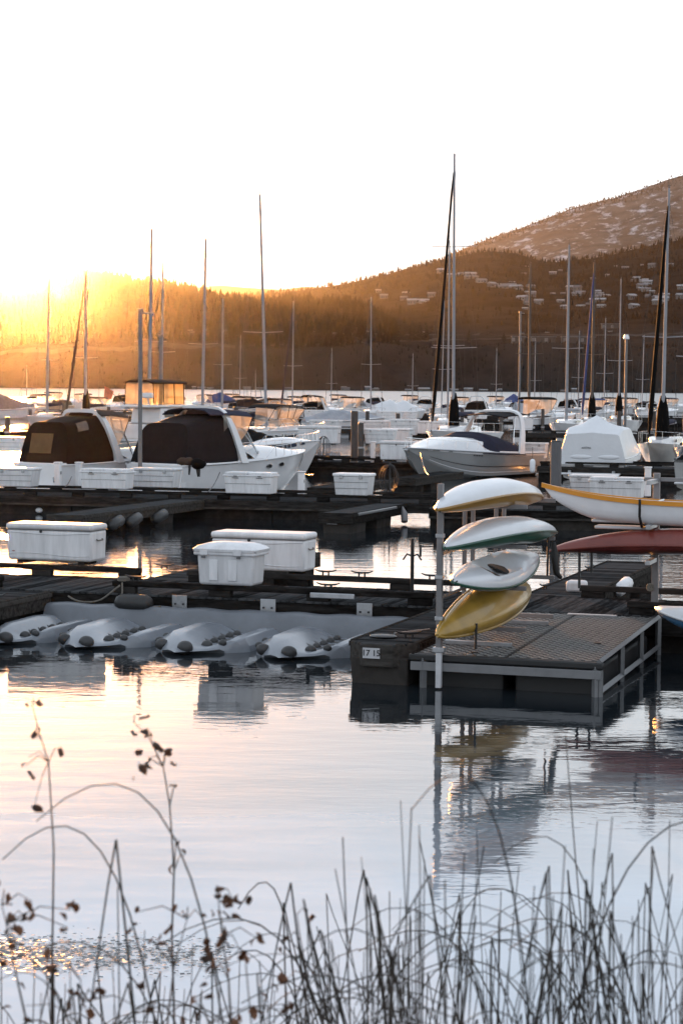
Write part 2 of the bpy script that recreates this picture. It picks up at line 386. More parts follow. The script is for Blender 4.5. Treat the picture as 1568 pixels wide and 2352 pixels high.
M_tread = mat('grey_tread_plastic', (0.027, 0.026, 0.026), 0.65, var=0.25, vs_=3, bump=0.002, bs=40, spec=0.15)
M_tread2 = mat('worn_tread_stud', (0.15, 0.147, 0.144), 0.5, var=0.2, vs_=6)

M_plate = mat('red_brown_plate', (0.22, 0.06, 0.05), 0.5)
PLANK_MESH = {}
def plank_mesh(L, w=0.135, t=0.035):
    k = (round(L, 2), w)
    if k not in PLANK_MESH:
        mb = MB(); b = 0.006; x, y = L / 2, w / 2
        mb.loft([[(-x, -y, -t), (x, -y, -t), (x, y, -t), (-x, y, -t)], [(-x, -y, -b), (x, -y, -b), (x, y, -b), (-x, y, -b)],
                 [(-x + b, -y + b, 0), (x - b, -y + b, 0), (x - b, y - b, 0), (-x + b, y - b, 0)]])
        PLANK_MESH[k] = mb.mesh('plank', 0, M_plank)
    return PLANK_MESH[k]
def cleat(parent, loc, rz=0, s=1.0):
    mb = MB(); mb.tube([(-0.19*s, 0, 0.10*s), (-0.12*s, 0, 0.075*s), (0, 0, 0.068*s), (0.12*s, 0, 0.075*s), (0.19*s, 0, 0.10*s)], [0.009, 0.016, 0.02, 0.016, 0.009], 6)
    for q in (-0.05, 0.05): mb.cyl((q*s, 0, 0), 0.016, 0.07*s, 6)
    return mb.build('cleat', M_dark, parent, 40, loc=loc, rz=rz)

# ------------------------------------------------------------------ near dock
DZ = 0.58
dock = thing('floating_dock', 'nearest timber walkway dock running across behind the kayak platform', 'dock', D1(0, 0), RZ)
rnd = random.Random(3)
u = -11.0
while u < 8.5:
    link_mesh('plank', plank_mesh(2.46), dock, (u, -1.08, DZ + rnd.uniform(-0.003, 0.003)), (0, 0, math.pi / 2 + rnd.uniform(-.002, .002)))
    u += 0.142
mb = MB()
for v in (0.10, -2.26): mb.box((-1.25, v, DZ - 0.17), (19.6, 0.08, 0.26))
mb.build('edge_beam', M_timber, dock, bevel=0.008)
for i in range(7): MB().box((-10 + i * 3.0, -1.08, 0.12), (2.3, 2.0, 0.5)).build('float', M_conc, dock, bevel=0.03)
def rail(parent, u0, u1, v, z=DZ, mt=M_timber, step=1.55, h=0.20):
    MB().box(((u0 + u1) / 2, v, z + h - 0.045), (u1 - u0, 0.14, 0.09)).build('bull_rail', mt, parent, bevel=0.012)
    n = max(2, int((u1 - u0) / step) + 1)
    for i in range(n):
        q = lerp(u0 + 0.22, u1 - 0.22, i / (n - 1))
        MB().box((q, v, z + (h - 0.09) / 2), (0.38, 0.135, h - 0.094)).build('rail_block', mt, parent, bevel=0.008)
rail(dock, -11.0, -5.45, 0.02); rail(dock, -4.55, 1.42, 0.02); rail(dock, 2.42, 8.4, 0.02)
rail(dock, -4.95, 0.55, -2.20); rail(dock, 3.62, 8.4, -2.20); rail(dock, -11, -7.0, -2.2)
for a, b in ((-5.0, 0.02), (-2.0, 0.02), (-1.35, 0.02), (-0.1, 0.02), (-4.55, -2.2), (-1.2, -2.2)): cleat(dock, (a, b, DZ + 0.20), 0.1)
for q in (-3.72, -2.18, -0.55):
    MB().box((q, -2.315, DZ - 0.16), (0.26, 0.02, 0.34)).build('bracket_plate', M_galv, dock, bevel=0.006)
    for du in (-0.07, 0.07):
        for dz in (-0.07, 0.07): MB().tube([(q + du, -2.325, DZ - 0.2 + dz), (q + du, -2.345, DZ - 0.2 + dz)], 0.018, 6).build('bolt', M_dark, dock)
MB().box((-1.1, -2.29, DZ + 0.10), (0.75, 0.03, 0.09)).build('rub_strip', M_galv, dock, bevel=0.02)

def finger(name, label, u0, u1, v0, v1, z=0.56, origin=O1, planks=True, side=M_timber2, chamfer=0.0, end_block=False, far=False):
    """a finger dock in dock coordinates: v0 the root, v1 the tip"""
    c = origin + E1 * ((u0 + u1) / 2) + E2 * v0; r = thing('finger_dock', label, 'dock', c, RZ)
    W = u1 - u0; L = abs(v1 - v0); sg = 1 if v1 > v0 else -1
    if planks:
        n = int(L / 0.142)
        for i in range(n):
            y = (i + 0.5) * 0.142; ww = W - 0.04
            if chamfer and y > L - chamfer: ww = W - 0.04 - 2 * (y - (L - chamfer)) * 0.8
            link_mesh('plank', plank_mesh(round(ww, 2)), r, (0, sg * y, z + rnd.uniform(-0.003, 0.003)), (0, 0, 0))
    else:
        mb = MB(); n = int(L / 0.142)
        for i in range(n): mb.box((0, sg * (i + 0.5) * 0.142, z - 0.018), (W - 0.04, 0.134, 0.036))
        tag(mb.build('deck_planks', M_plank, r), kind='stuff')
    for s in (-1, 1):
        mb = MB()
        y0, y1 = 0.0, sg * (L - chamfer)
        mb.box((s * W / 2, (y0 + y1) / 2, z - 0.14), (0.07, abs(y1 - y0), 0.30)); mb.build('side_beam', side, r, bevel=0.012)
        MB().box((s * (W / 2 + 0.045), (y0 + y1) / 2, z - 0.05), (0.02, abs(y1 - y0), 0.07)).build('rub_strip', side, r, bevel=0.006)
    mb = MB()
    if chamfer:
        k = chamfer * 0.8
        pts = [(-W/2 - .03, sg*(L - chamfer)), (-W/2 + k, sg*L), (W/2 - k, sg*L), (W/2 + .03, sg*(L - chamfer))]
        mb.loft([[(x, y, zz) for x, y in pts] for zz in (z - 0.32, z - 0.004)], flip=(sg > 0)); mb.build('end_beam', side, r, bevel=0.02)
    else:
        mb.box((0, sg * (L + 0.03), z - 0.14), (W + 0.07, 0.07, 0.30)); mb.build('end_beam', side, r, bevel=0.012)
    nf = max(1, int(L / 2.4))
    for i in range(nf):
        y = sg * (L - 0.75 - i * 2.4); MB().box((0, y, 0.06), (W - 0.08, 1.35, 0.62), taper=0.94).build('float', M_conc, r, bevel=0.03)
    return r
lf = finger('finger_dock', 'grey finger dock at left leading toward the bank beside the jet ski floats', -7.05, -6.05, -2.35, -9.5)
for q in (-1.6, -3.3): cleat(lf, (0.36, q, 0.56), 1.2)
f17 = finger('finger_dock', 'short finger dock with the 17 15 number sign on its end', 0.65, 1.55, -2.35, -6.9, chamfer=0.3)
# number sign (flat print on a plate)
def text_part(s, size, mt, parent, loc, rot, ext=0.002):
    cu_ = bpy.data.curves.new('lettering', 'FONT'); cu_.body = s; cu_.size = size; cu_.extrude = ext; cu_.align_x = 'CENTER'; cu_.align_y = 'CENTER'; cu_.offset = size * 0.012
    o = bpy.data.objects.new('lettering', cu_); col.objects.link(o)
    dg = bpy.context.evaluated_depsgraph_get(); me = bpy.data.meshes.new_from_object(o.evaluated_get(dg)); me.name = 'lettering'
    bpy.data.objects.remove(o); me.materials.clear(); me.materials.append(mt)
    q = link_mesh('lettering', me, parent, loc, rot); return q
M_sign = mat('white_sign', (0.5, 0.5, 0.52), 0.5, var=0.1, vs_=8)
sg_ = MB().box((-0.08, -4.565, 0.43), (0.24, 0.015, 0.14)).build('number_sign', M_sign, f17)
text_part('17 15', 0.115, M_black, sg_, (-0.08, -4.576, 0.43), (math.pi / 2, 0, 0))
cleat(f17, (0.22, -3.8, 0.56), 0.5)
MB().ball((-0.12, -3.9, 0.585), (0.2, 0.16, 0.025), 10, 6).build('rubber_pad', M_dark, f17, 60)
MB().tube([(-0.02, -3.7, 0.60), (0.30, -3.05, 0.60)], 0.016, 6).build('pipe', M_alu, f17)
rf = finger('finger_dock', 'grey finger dock leading away behind the red kayak', 1.44, 2.42, 0.16, 7.4, side=M_timber2)
for q in (1.2, 5.0): cleat(rf, (-0.4, q, 0.56), 1.3)
MB().box((0.22, 0.9, 0.66), (0.34, 0.26, 0.2)).build('white_bumper', M_boxw2, rf, bevel=0.05)
mb = MB(); mb.tube([(0.60, 2.6, 0.42), (0.60, 2.75, 0.44), (0.60, 3.5, 0.5), (0.60, 3.65, 0.5)], [0.03, 0.12, 0.12, 0.03], 10); mb.build('fender', M_boxw2, rf, 50)
fa = finger('finger_dock', 'finger dock leading away between the two long white dock boxes', -5.45, -4.55, 0.16, 7.0)
# rope and black fender at the root of the left finger
bf = MB(); bf.tube([(-0.34, 0, 0), (-0.30, 0, 0), (-0.22, 0, 0), (0.22, 0, 0), (0.30, 0, 0), (0.34, 0, 0)], [0.03, 0.10, 0.145, 0.145, 0.10, 0.03], 14)
o = bf.build('boat_fender', M_fender, smooth=60, loc=D1(-4.45, -2.50, 0.45), rz=RZ); tag(o, 'fat black cylindrical fender hanging on the near dock edge beside knotted rope', 'fender')
mb = MB(); rp = []
for i in range(41):
    t = i / 40; rp.append((lerp(-0.95, 0.0, t), -2.36 - 0.05 * math.sin(t * 9), lerp(0.50, 0.72, t) - 0.18 * math.sin(math.pi * t)))
mb.tube(rp, 0.017, 5); mb.tube([(0, -2.3, 0.76), (0.03, -2.36, 0.6), (0.02, -2.4, 0.45), (0.12, -2.48, 0.36), (0.32, -2.55, 0.33), (0.5, -2.5, 0.36), (0.8, -2.55, 0.42)], 0.016, 5)
for k in range(3):
    mb.tube([(0.09*math.cos(a*0.7) - 0.02, -2.2 + 0.09*math.sin(a*0.7), 0.79 + k*0.022) for a in range(10)], 0.016, 5)
tag(mb.build('mooring_rope', M_rope, smooth=60, loc=D1(-4.75, 0, 0), rz=RZ), 'knotted grey mooring rope on the near dock rail above the black fender', 'rope')

# ------------------------------------------------------------------ kayak platform
pr = thing('kayak_platform', 'grey studded kayak launch platform with pale metal frame in front of the dock', 'platform', D1(1.62, -2.35, 0), RZ)
PW, PL = 2.48, 4.5
def pz(y): return 0.56 - 0.11 * (-y / PL)
mb = MB()
for i in range(3):
    for j in range(2):
        x0, x1 = j * PW / 2 + 0.006, (j + 1) * PW / 2 - 0.006; y0, y1 = -i * PL / 3 - 0.004, -(i + 1) * PL / 3 + 0.004
        q = MB(); q.loft([[(x0, y0, pz(y0) - 0.05), (x0, y1, pz(y1) - 0.05), (x1, y1, pz(y1) - 0.05), (x1, y0, pz(y0) - 0.05)],
                          [(x0, y0, pz(y0)), (x0, y1, pz(y1)), (x1, y1, pz(y1)), (x1, y0, pz(y0))]]); q.build('deck_panel', M_tread, pr)
mb = MB()
for i in range(58):
    y = -0.06 - i * 0.0765
    for j in range(17):
        x = 0.07 + j * 0.146 + (0.073 if i % 2 else 0)
        if x < PW - 0.04 and abs(x - PW / 2) > 0.035:
            mb.box((x, y, pz(y) + 0.003), (0.085, 0.034, 0.012), rz=0.5 if i % 2 else -0.5)
tag(mb.build('tread_stud', M_tread2, pr), kind='stuff')
for a, b, c, d in ((-0.05, 0.02, -PL - 0.07, -PL), (0, 0, 0, 0)):
    if a == b: continue
MB().box((PW / 2, -PL - 0.035, pz(-PL) - 0.045), (PW + 0.16, 0.07, 0.10)).build('front_bumper', M_black, pr, bevel=0.025)
MB().box((PW / 2, -PL - 0.05, pz(-PL) - 0.16), (PW + 0.10, 0.05, 0.115)).build('front_beam', M_alu, pr, bevel=0.006)
def bar(parent, a, b, s, mt, name): return MB().tube([a, b], s, 4).build(name, mt, parent)
bar(pr, (PW + 0.02, 0, pz(0) + 0.01), (PW + 0.02, -PL - 0.06, pz(-PL) + 0.01), 0.04, M_alu, 'edge_beam')
bar(pr, (-0.02, 0, pz(0) - 0.02), (-0.02, -PL - 0.06, pz(-PL) - 0.02), 0.04, M_timber, 'edge_beam')
bar(pr, (PW + 0.02, 0, 0.12), (PW + 0.02, -PL, 0.06), 0.045, M_alu, 'truss_beam')
for i in range(4):
    y = -PL * i / 3; bar(pr, (PW + 0.02, y, pz(y)), (PW + 0.02, y, -0.05), 0.045, M_alu, 'truss_post')
for x in (PW - 0.03, 0.12): bar(pr, (x, -PL - 0.03, pz(-PL) - 0.05), (x, -PL - 0.03, -0.08), 0.05, M_alu, 'leg')
for i in range(2):
    for j in range(2): MB().box((0.62 + j * 1.24, -1.3 - i * 2.05, 0.08), (1.08, 1.9, 0.5)).build('float', M_black, pr, bevel=0.04)
MB().box((1.5, -0.08, pz(0) + 0.012), (0.75, 0.09, 0.02)).build('threshold_strip', M_galv, pr)
for x, y in ((0.75, -PL + 0.25), (2.15, -2.9)): MB().cyl((x, y, pz(y) + 0.002), 0.05, 0.02, 10).build('drain_cap', M_black, pr)
for v in (-3.55, -1.3): MB().box((0.62, v, pz(v) + 0.03), (0.95, 0.07, 0.06)).build('rack_foot', M_galv, pr, bevel=0.008)
# next platform to the right, mostly out of the picture
p2_ = thing('kayak_platform', 'second grey launch platform at the right edge, under the blue and white kayak', 'platform', D1(5.4, -2.35, 0), RZ)
MB().loft([[(0, 0, 0.50), (0, -3.9, 0.22), (2.5, -3.9, 0.22), (2.5, 0, 0.50)], [(0, 0, 0.56), (0, -3.9, 0.27), (2.5, -3.9, 0.27), (2.5, 0, 0.56)]]).build('deck_panel', M_tread, p2_)
for i in range(2): MB().box((1.25, -1.2 - i * 1.8, 0.0), (2.3, 1.6, 0.34)).build('float', M_black, p2_, bevel=0.05)
for x in (0.05, 2.4): bar(p2_, (x, -3.9, 0.25), (x, -3.9, -0.1), 0.06, M_galv, 'leg')

# ------------------------------------------------------------------ jet ski floats
def pwc_float(u0, u1, label):
    W = u1 - u0; r = thing('jet_ski_float', label, 'jet ski float', D1((u0 + u1) / 2, -5.15, 0), RZ, 'plastic jet ski floats in a row')
    L = 2.36
    CS = [(-1.0, -0.10), (-0.98, 0.06), (-0.86, 0.17), (-0.64, 0.27), (-0.40, 0.265), (-0.28, 0.235), (0.04, 0.115), (0.30, 0.105), (0.52, 0.15), (0.70, 0.225), (0.86, 0.215), (0.97, 0.09), (1.0, -0.10)]
    LS = [0.0, 0.10, 0.42, 0.80, 1.25, 1.70, 2.10, 2.26, L]
    ZS = [(0.0, 0.22), (0.10, 0.42), (0.42, 0.80), (0.80, 1.0), (1.7, 1.06), (2.10, 1.0), (2.26, 0.86), (L, 0.25)]
    WS = [(0.0, 0.60), (0.10, 0.70), (0.42, 0.90), (0.80, 1.0), (2.2, 1.0), (L, 0.95)]
    def hz(a, l):
        k = pl(ZS, l); v = sstep(l / 0.6); z = pl(CS, a)
        return lerp(max(z, 0.20) if abs(a) < 0.7 else z, z, v) * k if z > 0 else z, pl(WS, l)
    vs_ = []; fs = []
    for l in LS:
        for a, _ in CS:
            z, hw = hz(a, l); vs_.append((a * W / 2 * hw, l + 0.42 * abs(a + 0.25) * (1 - sstep(l / 0.9)), z))
    nc = len(CS)
    for j in range(len(LS) - 1):
        for i in range(nc - 1): p = j * nc + i; fs.append((p, p + 1, p + nc + 1, p + nc))
    fs.append(tuple(range(nc))); fs.append(tuple(range((len(LS) - 1) * nc, len(LS) * nc))[::-1])
    MB().add(vs_, fs).build('shell', M_pwc, r, smooth=24, bevel=0.018)
    def P3(a, l, dz=0.0):
        z, hw = hz(a, l); return (a * W / 2 * hw, l + 0.42 * abs(a + 0.25) * (1 - sstep(l / 0.9)), z + dz)
    for l in (0.9, 1.22, 1.54, 1.86):
        a0, a1 = P3(-0.12, l + 0.12, 0.0), P3(0.42, l - 0.12, 0.0); md = P3(0.18, l, 0.02)
        pts_ = [P3(lerp(-0.14, 0.52, k / 8), l + lerp(0.10, -0.10, k / 8), -0.026) for k in range(9)]
        MB().tube(pts_, [0.008, 0.03, 0.044, 0.05, 0.05, 0.046, 0.04, 0.026, 0.008], 7).build('roller_slot', M_roller, r, 60)
        MB().ball((md[0], md[1], md[2] - 0.012), (0.07, 0.055, 0.065), 10, 8).build('roller', M_roller, r, 60)
    for a, l, s in ((0.22, 0.52, 1.25), (-0.08, 0.16, 1.7), (-0.86, 0.22, 1.5), (-0.9, 0.62, 0.9), (-0.88, 1.0, 0.8), (0.62, 0.35, 0.9)):
        p = P3(a, l); MB().ball((p[0], p[1] - 0.02, p[2] + 0.01), (0.075*s, 0.06*s, 0.06*s), 10, 8).build('roller', M_roller, r, 60)
    return r
pwc_float(-6.02, -4.92, 'leftmost grey plastic jet ski float, beside the left finger dock')
pwc_float(-4.86, -3.32, 'second jet ski float from the left, pale grey plastic with rollers')
pwc_float(-3.24, -1.70, 'third jet ski float from the left, pale grey plastic with rollers')
pwc_float(-1.62, -0.02, 'rightmost pale jet ski float, next to the 17 15 finger dock')
mb = MB(); secs = []
for i in range(61):
    uu = lerp(-6.0, 0.62, i / 60); wv = 0.04 * math.sin(uu * 3.9) ** 2
    secs.append([(uu, -2.42, -0.05), (uu, -2.84 + wv, -0.05), (uu, -2.80 + wv, 0.08), (uu, -2.70 + wv * 0.5, 0.24 - wv * 0.2), (uu, -2.62, 0.37 - wv * 0.6), (uu, -2.56, 0.41 - wv * 0.6), (uu, -2.42, 0.42 - wv * 0.6)])
o = mb.loft(secs).build('float_backstop', M_pwc2, smooth=50, loc=D1(0, 0, 0), rz=RZ); tag(o, 'long moulded grey plastic backstop joining the four jet ski floats', 'float')

# ------------------------------------------------------------------ dock boxes
def wavy(parent, W, y, z, amp, k, mt=M_seam):
    pts = [(lerp(-W/2, W/2, i / 24), y, z + amp * math.sin(i / 24 * 2 * math.pi * 0.9 + k)) for i in range(25)]
    return MB().tube(pts, 0.010, 5).build('moulded_seam', mt, parent, 60)
def rbox(name, c, d, mt, parent, bev=0.03, taper=1.0, tx=None, seg=3): return MB().box(c, d, taper=taper, tx=tx).build(name, mt, parent, bevel=bev, seg=seg)
def wave_box(label, loc, W=1.72, D=0.66, H=0.66, group=None, rz=RZ):
    r = thing('dock_box', label, 'dock box', loc, rz, group)
    b = rbox('body', (0, 0, H * 0.42), (W, D, H * 0.84), M_boxw2, r, 0.05, taper=0.95, tx=0.985)
    l = rbox('lid', (0, 0, H * 0.92), (W + 0.03, D + 0.03, H * 0.17), M_boxw2, r, 0.045)
    MB().box((0, 0, H * 0.838), (W + 0.012, D + 0.012, 0.012)).build('lid_seam', M_seam, r)
    wavy(b, W * 0.97, -D/2 + 0.002, H * 0.74, 0.016, 1.8, M_boxw2); wavy(b, W * 0.95, -D/2 * 0.955 - 0.002, H * 0.17, 0.022, 0.2, M_boxw2)
    MB().ball((-W*0.09, -D/2 - 0.01, H * 0.80), (0.03, 0.02, 0.03), 8, 6).build('latch', M_dark, r, 60)
    MB().ball((-W * 0.42, -D/2 * 0.95 - 0.004, H * 0.24), (0.035, 0.006, 0.010), 8, 6).build('maker_plate', M_plate, r)
    for s in (-1, 1): MB().tube([(s * (W/2 + 0.004), -0.12, H * 0.60), (s * (W/2 + 0.03), -0.10, H * 0.57), (s * (W/2 + 0.03), 0.10, H * 0.57), (s * (W/2 + 0.004), 0.12, H * 0.60)], 0.012, 5).build('rope_handle', M_rope, r)
    for s in (-1, 1): MB().box((s * W * 0.36, 0, -0.035), (0.12, D * 0.8, 0.07)).build('skid', M_timber, r)
    return r
def two_lid_box(label, loc, W=1.62, D=0.66, H=0.62, group=None, rz=RZ):
    r = thing('dock_box', label, 'dock box', loc, rz, group)
    rbox('body', (0, 0, H * 0.40), (W * 0.97, D * 0.96, H * 0.80), M_boxw, r, 0.03, taper=0.90, tx=0.965)
    rbox('rim', (0, 0, H * 0.825), (W + 0.04, D + 0.03, H * 0.07), M_boxw, r, 0.012)
    for s in (-1, 1):
        l = rbox('lid', (s * W * 0.25, 0, H * 0.92), (W * 0.46, D * 0.96, H * 0.12), M_boxw, r, 0.025)
        MB().box((s * W * 0.25, -D/2 - 0.012, H * 0.72), (0.2, 0.012, 0.02)).build('handle', M_seam, r)
        MB().box((s * W * 0.25, -D/2 - 0.022, H * 0.80), (0.11, 0.012, 0.03)).build('latch', M_seam, r)
    MB().box((0, -D/2 * 0.92, H * 0.45), (W * 0.945, 0.014, 0.012)).build('seam', M_seam, r)
    return r
def line_box(label, loc, W=1.15, D=0.66, H=0.70, group=None, rz=RZ, lines=(0.32, 0.6)):
    r = thing('dock_box', label, 'dock box', loc, rz, group)
    rbox('body', (0, 0, H * 0.43), (W * 0.98, D * 0.97, H * 0.86), M_boxw, r, 0.03, taper=0.88, tx=0.90)
    rbox('lid', (0, 0, H * 0.93), (W + 0.03, D + 0.03, H * 0.14), M_boxw, r, 0.03)
    for k in lines:
        q = lerp(0.90, 0.98, k); MB().box((0, -D/2 * lerp(0.87, 0.98, k) - 0.002, H * k), (W * q, 0.014, 0.012)).build('seam', M_seam, r)
    for s in (-1, 1): MB().box((s * W * 0.27, -D/2 - 0.015, H * 0.84), (0.10, 0.03, 0.11)).build('latch', M_galv, r, bevel=0.008)
    return r
wave_box('long white dock box with wavy mouldings at the left on the near dock', D1(-7.26, 0.36, DZ + 0.20 + 0.07), W=1.68)
wave_box('long white dock box behind the domed cooler box on the near dock', D1(-3.28, 0.42, DZ + 0.20 + 0.03), W=1.72)
def cooler(label, loc):
    r = thing('cooler_box', label, 'cooler box', loc, RZ); W, D, H = 1.06, 0.62, 0.62
    rbox('body', (0, 0, H * 0.43), (W * 0.93, D * 0.93, H * 0.86), M_boxw2, r, 0.05, taper=0.9, tx=0.95)
    rbox('rim', (0, 0, H * 0.84), (W + 0.02, D + 0.02, 0.07), M_boxw2, r, 0.025)
    secs = []
    for z, k, ov in ((0.885, 1.0, 0.02), (0.95, 1.0, 0.03), (1.03, 0.93, 0.0), (1.10, 0.66, 0.0), (1.125, 0.30, 0.0)):
        secs.append([(W/2*k*cx + ov*cx, D/2*k*cy + ov*cy, H*z) for cx, cy in ((-1, -.86), (-.93, -1), (-.4, -1.02), (.4, -1.02), (.93, -1), (1, -.86), (1, .86), (.93, 1), (-.93, 1), (-1, .86))])
    MB().loft(secs).build('lid', M_boxw2, r, smooth=50)
    MB().box((0, 0, H * 0.893), (W + 0.03, D + 0.03, 0.012)).build('lid_seam', M_seam, r)
    for s in (-0.33, 0.22):
        rbox('latch', (W * s, -D/2 - 0.03, H * 0.88), (0.14, 0.04, 0.11), M_boxw2, r, 0.012)
        MB().box((W * s * 1.05, -D/2 - 0.006, H * 0.74), (0.06, 0.03, 0.03)).build('latch_hook', M_seam, r)
    for s in (-0.19, 0.12): rbox('moulded_panel', (W * s, -D/2 * 0.905, H * 0.40), (0.15, 0.02, H * 0.55), M_boxw2, r, 0.01)
    return r
cooler('domed white cooler box standing on the near rail in front of a longer box', D1(-2.92, -2.05, DZ + 0.20))
# ------------------------------------------------------------------ kayaks and racks
M_ky = mat('golden_plastic', (0.30, 0.155, 0.022), 0.38, var=0.15, vs_=2.5, coat=0.2)
M_kw = mat('white_kayak_plastic', (0.62, 0.63, 0.66), 0.33, var=0.08, vs_=2.0, coat=0.2)
M_kg = mat('green_plastic', (0.010, 0.075, 0.048), 0.35, var=0.2, vs_=3, coat=0.2)
M_kb = mat('blue_plastic', (0.03, 0.12, 0.24), 0.35, var=0.2, vs_=3, coat=0.2)
M_kyl = mat('yellow_brown_plastic', (0.34, 0.20, 0.03), 0.36, var=0.25, vs_=2.2, coat=0.25)
M_kr = mat('deep_red_plastic', (0.10, 0.011, 0.013), 0.4, var=0.35, vs_=1.6, coat=0.2, c2=(0.13, 0.025, 0.018))
M_oran = mat('orange_gunwale', (0.55, 0.22, 0.015), 0.35, var=0.1)
def kayak(name, label, loc, rz, mh, md, L=3.9, W=0.36, HD=0.17, DD=0.15, roll=0.0, pitch=0.0, cockpit=True, rocker=0.10, stripe=None, split=0.0, fine=0.66, cat='kayak'):
    """hull (below the seam) and deck; x along the boat"""
    r = thing(name, label, cat, loc, rz); r.rotation_euler = (roll, pitch, rz)
    ns, na = 36, 9; hull, deck, seam = [], [], []
    for i in range(ns + 1):
        t = i / ns; s = max(0.0, math.sin(math.pi * t)); w = W * max(0.012, s ** fine); x = (t - 0.5) * L
        zr = rocker * (2 * t - 1) ** 2 * (1.2 if t > 0.5 else 1.0); zs = zr + split
        dh = HD * max(0.05, s ** 0.54); dd = DD * max(0.05, s ** 0.55) * (1.0 + 0.25 * math.exp(-((t - 0.72) / 0.14) ** 2))
        hs_ = []
        for k in range(na):
            a = math.pi * k / (na - 1); c, q = math.cos(a), math.sin(a)
            hs_.append((x, w * (abs(c) ** 0.62) * (1 if c > 0 else -1), zs - dh * (q ** 0.75) * (1 + 0.10 * (abs(c) < 0.1))))
        hull.append(hs_)
        ds_ = []
        for k in range(na):
            a = math.pi * k / (na - 1); c, q = math.cos(a), math.sin(a); yy = w * (abs(c) ** 0.8) * (1 if c > 0 else -1); z = zs + dd * (q ** 0.8)
            if cockpit and 0.30 < t < 0.64: z -= dd * 0.95 * math.exp(-(yy / (W * 0.55)) ** 4) * math.sin(math.pi * (t - 0.30) / 0.34) ** 0.6
            ds_.append((x, yy, z))
        deck.append(ds_)
        seam.append((x, w + 0.004, zs))
    MB().loft(hull, closed=False, cap=(False, False)).build('hull', mh, r, smooth=50)
    MB().loft(deck, closed=False, cap=(False, False), flip=True).build('deck', md, r, smooth=50)
    for sg in (-1, 1): MB().tube([(a, sg * b, c) for a, b, c in seam], 0.02, 6).build('seam_strip', stripe or md, r, 60)
    for sg in (-1, 1):
        MB().tube([(sg * L * 0.485, -0.03, 0.03 + rocker), (sg * L * 0.50, 0, -0.02 + rocker), (sg * L * 0.485, 0.03, 0.03 + rocker)], 0.010, 5).build('grab_handle', M_black, r)
    if cockpit:
        for dx in (-0.45, 0.18):
            MB().box((dx, 0, rocker * 0.1 + DD * 0.32), (0.34, W * 0.95, 0.03)).build('seat_pad', M_black, r, bevel=0.012)
    return r
KRZ = math.pi / 2 - TH            # lying along the fingers
kayak('kayak', 'upturned white kayak with golden deck, topmost on the left rack', D1(2.30, -5.45, 2.55), KRZ - 0.12, M_kw, M_ky, L=4.0, W=0.33, HD=0.19, DD=0.19, roll=math.pi + 0.02, cockpit=False, rocker=0.13, stripe=M_ky)
kayak('kayak', 'upturned white and green kayak, second from top on the left rack', D1(2.42, -5.25, 2.02), KRZ - 0.16, M_kw, M_kg, L=3.9, W=0.33, HD=0.18, DD=0.18, roll=math.pi + 0.06, pitch=0.0, cockpit=False, rocker=0.12, stripe=M_kg)
kayak('kayak', 'white sit-in kayak with blue and green underside, third on the left rack', D1(2.32, -5.35, 1.40), KRZ - 0.07, M_kb, M_kw, L=3.7, W=0.34, HD=0.10, DD=0.22, roll=0.38, pitch=-0.02, rocker=0.10, stripe=M_kg)
kayak('kayak', 'golden yellow kayak lying on its side, lowest on the left rack', D1(2.28, -5.25, 1.0), KRZ - 0.06, M_kyl, M_kyl, L=4.2, W=0.32, HD=0.20, DD=0.16, roll=math.pi + 0.85, pitch=-0.07, cockpit=False, rocker=0.14, stripe=M_kyl)

rk = thing('kayak_rack', 'tall grey steel kayak rack holding four kayaks on the platform corner', 'kayak rack', D1(1.98, -6.97, 0), RZ)
def post(parent, x, y, z0, z1, w=0.078, mt=M_pole, name='post'): return MB().box((x, y, (z0 + z1) / 2), (w, w, z1 - z0)).build(name, mt, parent, bevel=0.008)
post(rk, 0, 0, 0.52, 2.74); post(rk, 0, 0, 0.02, 0.50, 0.075, M_sign, 'white_sleeve')
MB().box((0.0, 0.02, 0.53), (0.16, 0.14, 0.07)).build('clamp', M_galv, rk, bevel=0.01)
for z in (0.95, 1.5, 2.05): MB().box((0, 0, z), (0.104, 0.104, 0.05)).build('collar', M_galv, rk, bevel=0.004)
for y in (1.7, 3.5):
    for x in (-0.12, 0.0): post(rk, x, y, 0.5, 2.40, 0.055, M_pole)
    for z in (0.64, 1.22, 1.80, 2.36): MB().box((0.30, y, z), (0.95, 0.05, 0.06)).build('arm', M_pole, rk, bevel=0.006)
for z, a, b in ((1.80, 0.0, 0.5), (2.36, 0.0, 0.45), (1.22, 0.0, 0.45)): MB().tube([(0, 0, z), (-0.06, 1.7, z)], 0.022, 4).build('brace', M_pole, rk)
mb = MB(); mb.tube([(0.86, 3.0, 1.78), (0.88, 3.05, 1.56), (0.91, 3.0, 1.34), (0.96, 3.1, 1.26)], [0.035, 0.06, 0.045, 0.03], 7); mb.build('strap_pad', M_black, rk, 60)
for x, y, z0, z1 in ((0.38, 0.45, 0.5, 0.85), (0.80, 2.9, 1.30, 1.9)): MB().tube([(x, y, z0), (x + 0.01, y, z1)], 0.018, 5).build('hanging_strap', M_black, rk)
# thin post with a T of sockets on the dock behind
tp = thing('dock_post', 'thin dark upright post with small side brackets on the near dock', 'post', D1(-0.32, -0.45, DZ), RZ)
MB().tube([(0, 0, 0), (0, 0, 0.92)], 0.032, 8).build('post', M_dark, tp)
for s in (-1, 1): MB().tube([(0, 0, 0.62), (s * 0.09, 0, 0.66), (s * 0.16, 0, 0.56)], 0.016, 6).build('bracket', M_dark, tp)
MB().tube([(0.14, 0, 0.62), (0.14, 0, 0.82)], 0.02, 6).build('spigot', M_dark, tp)

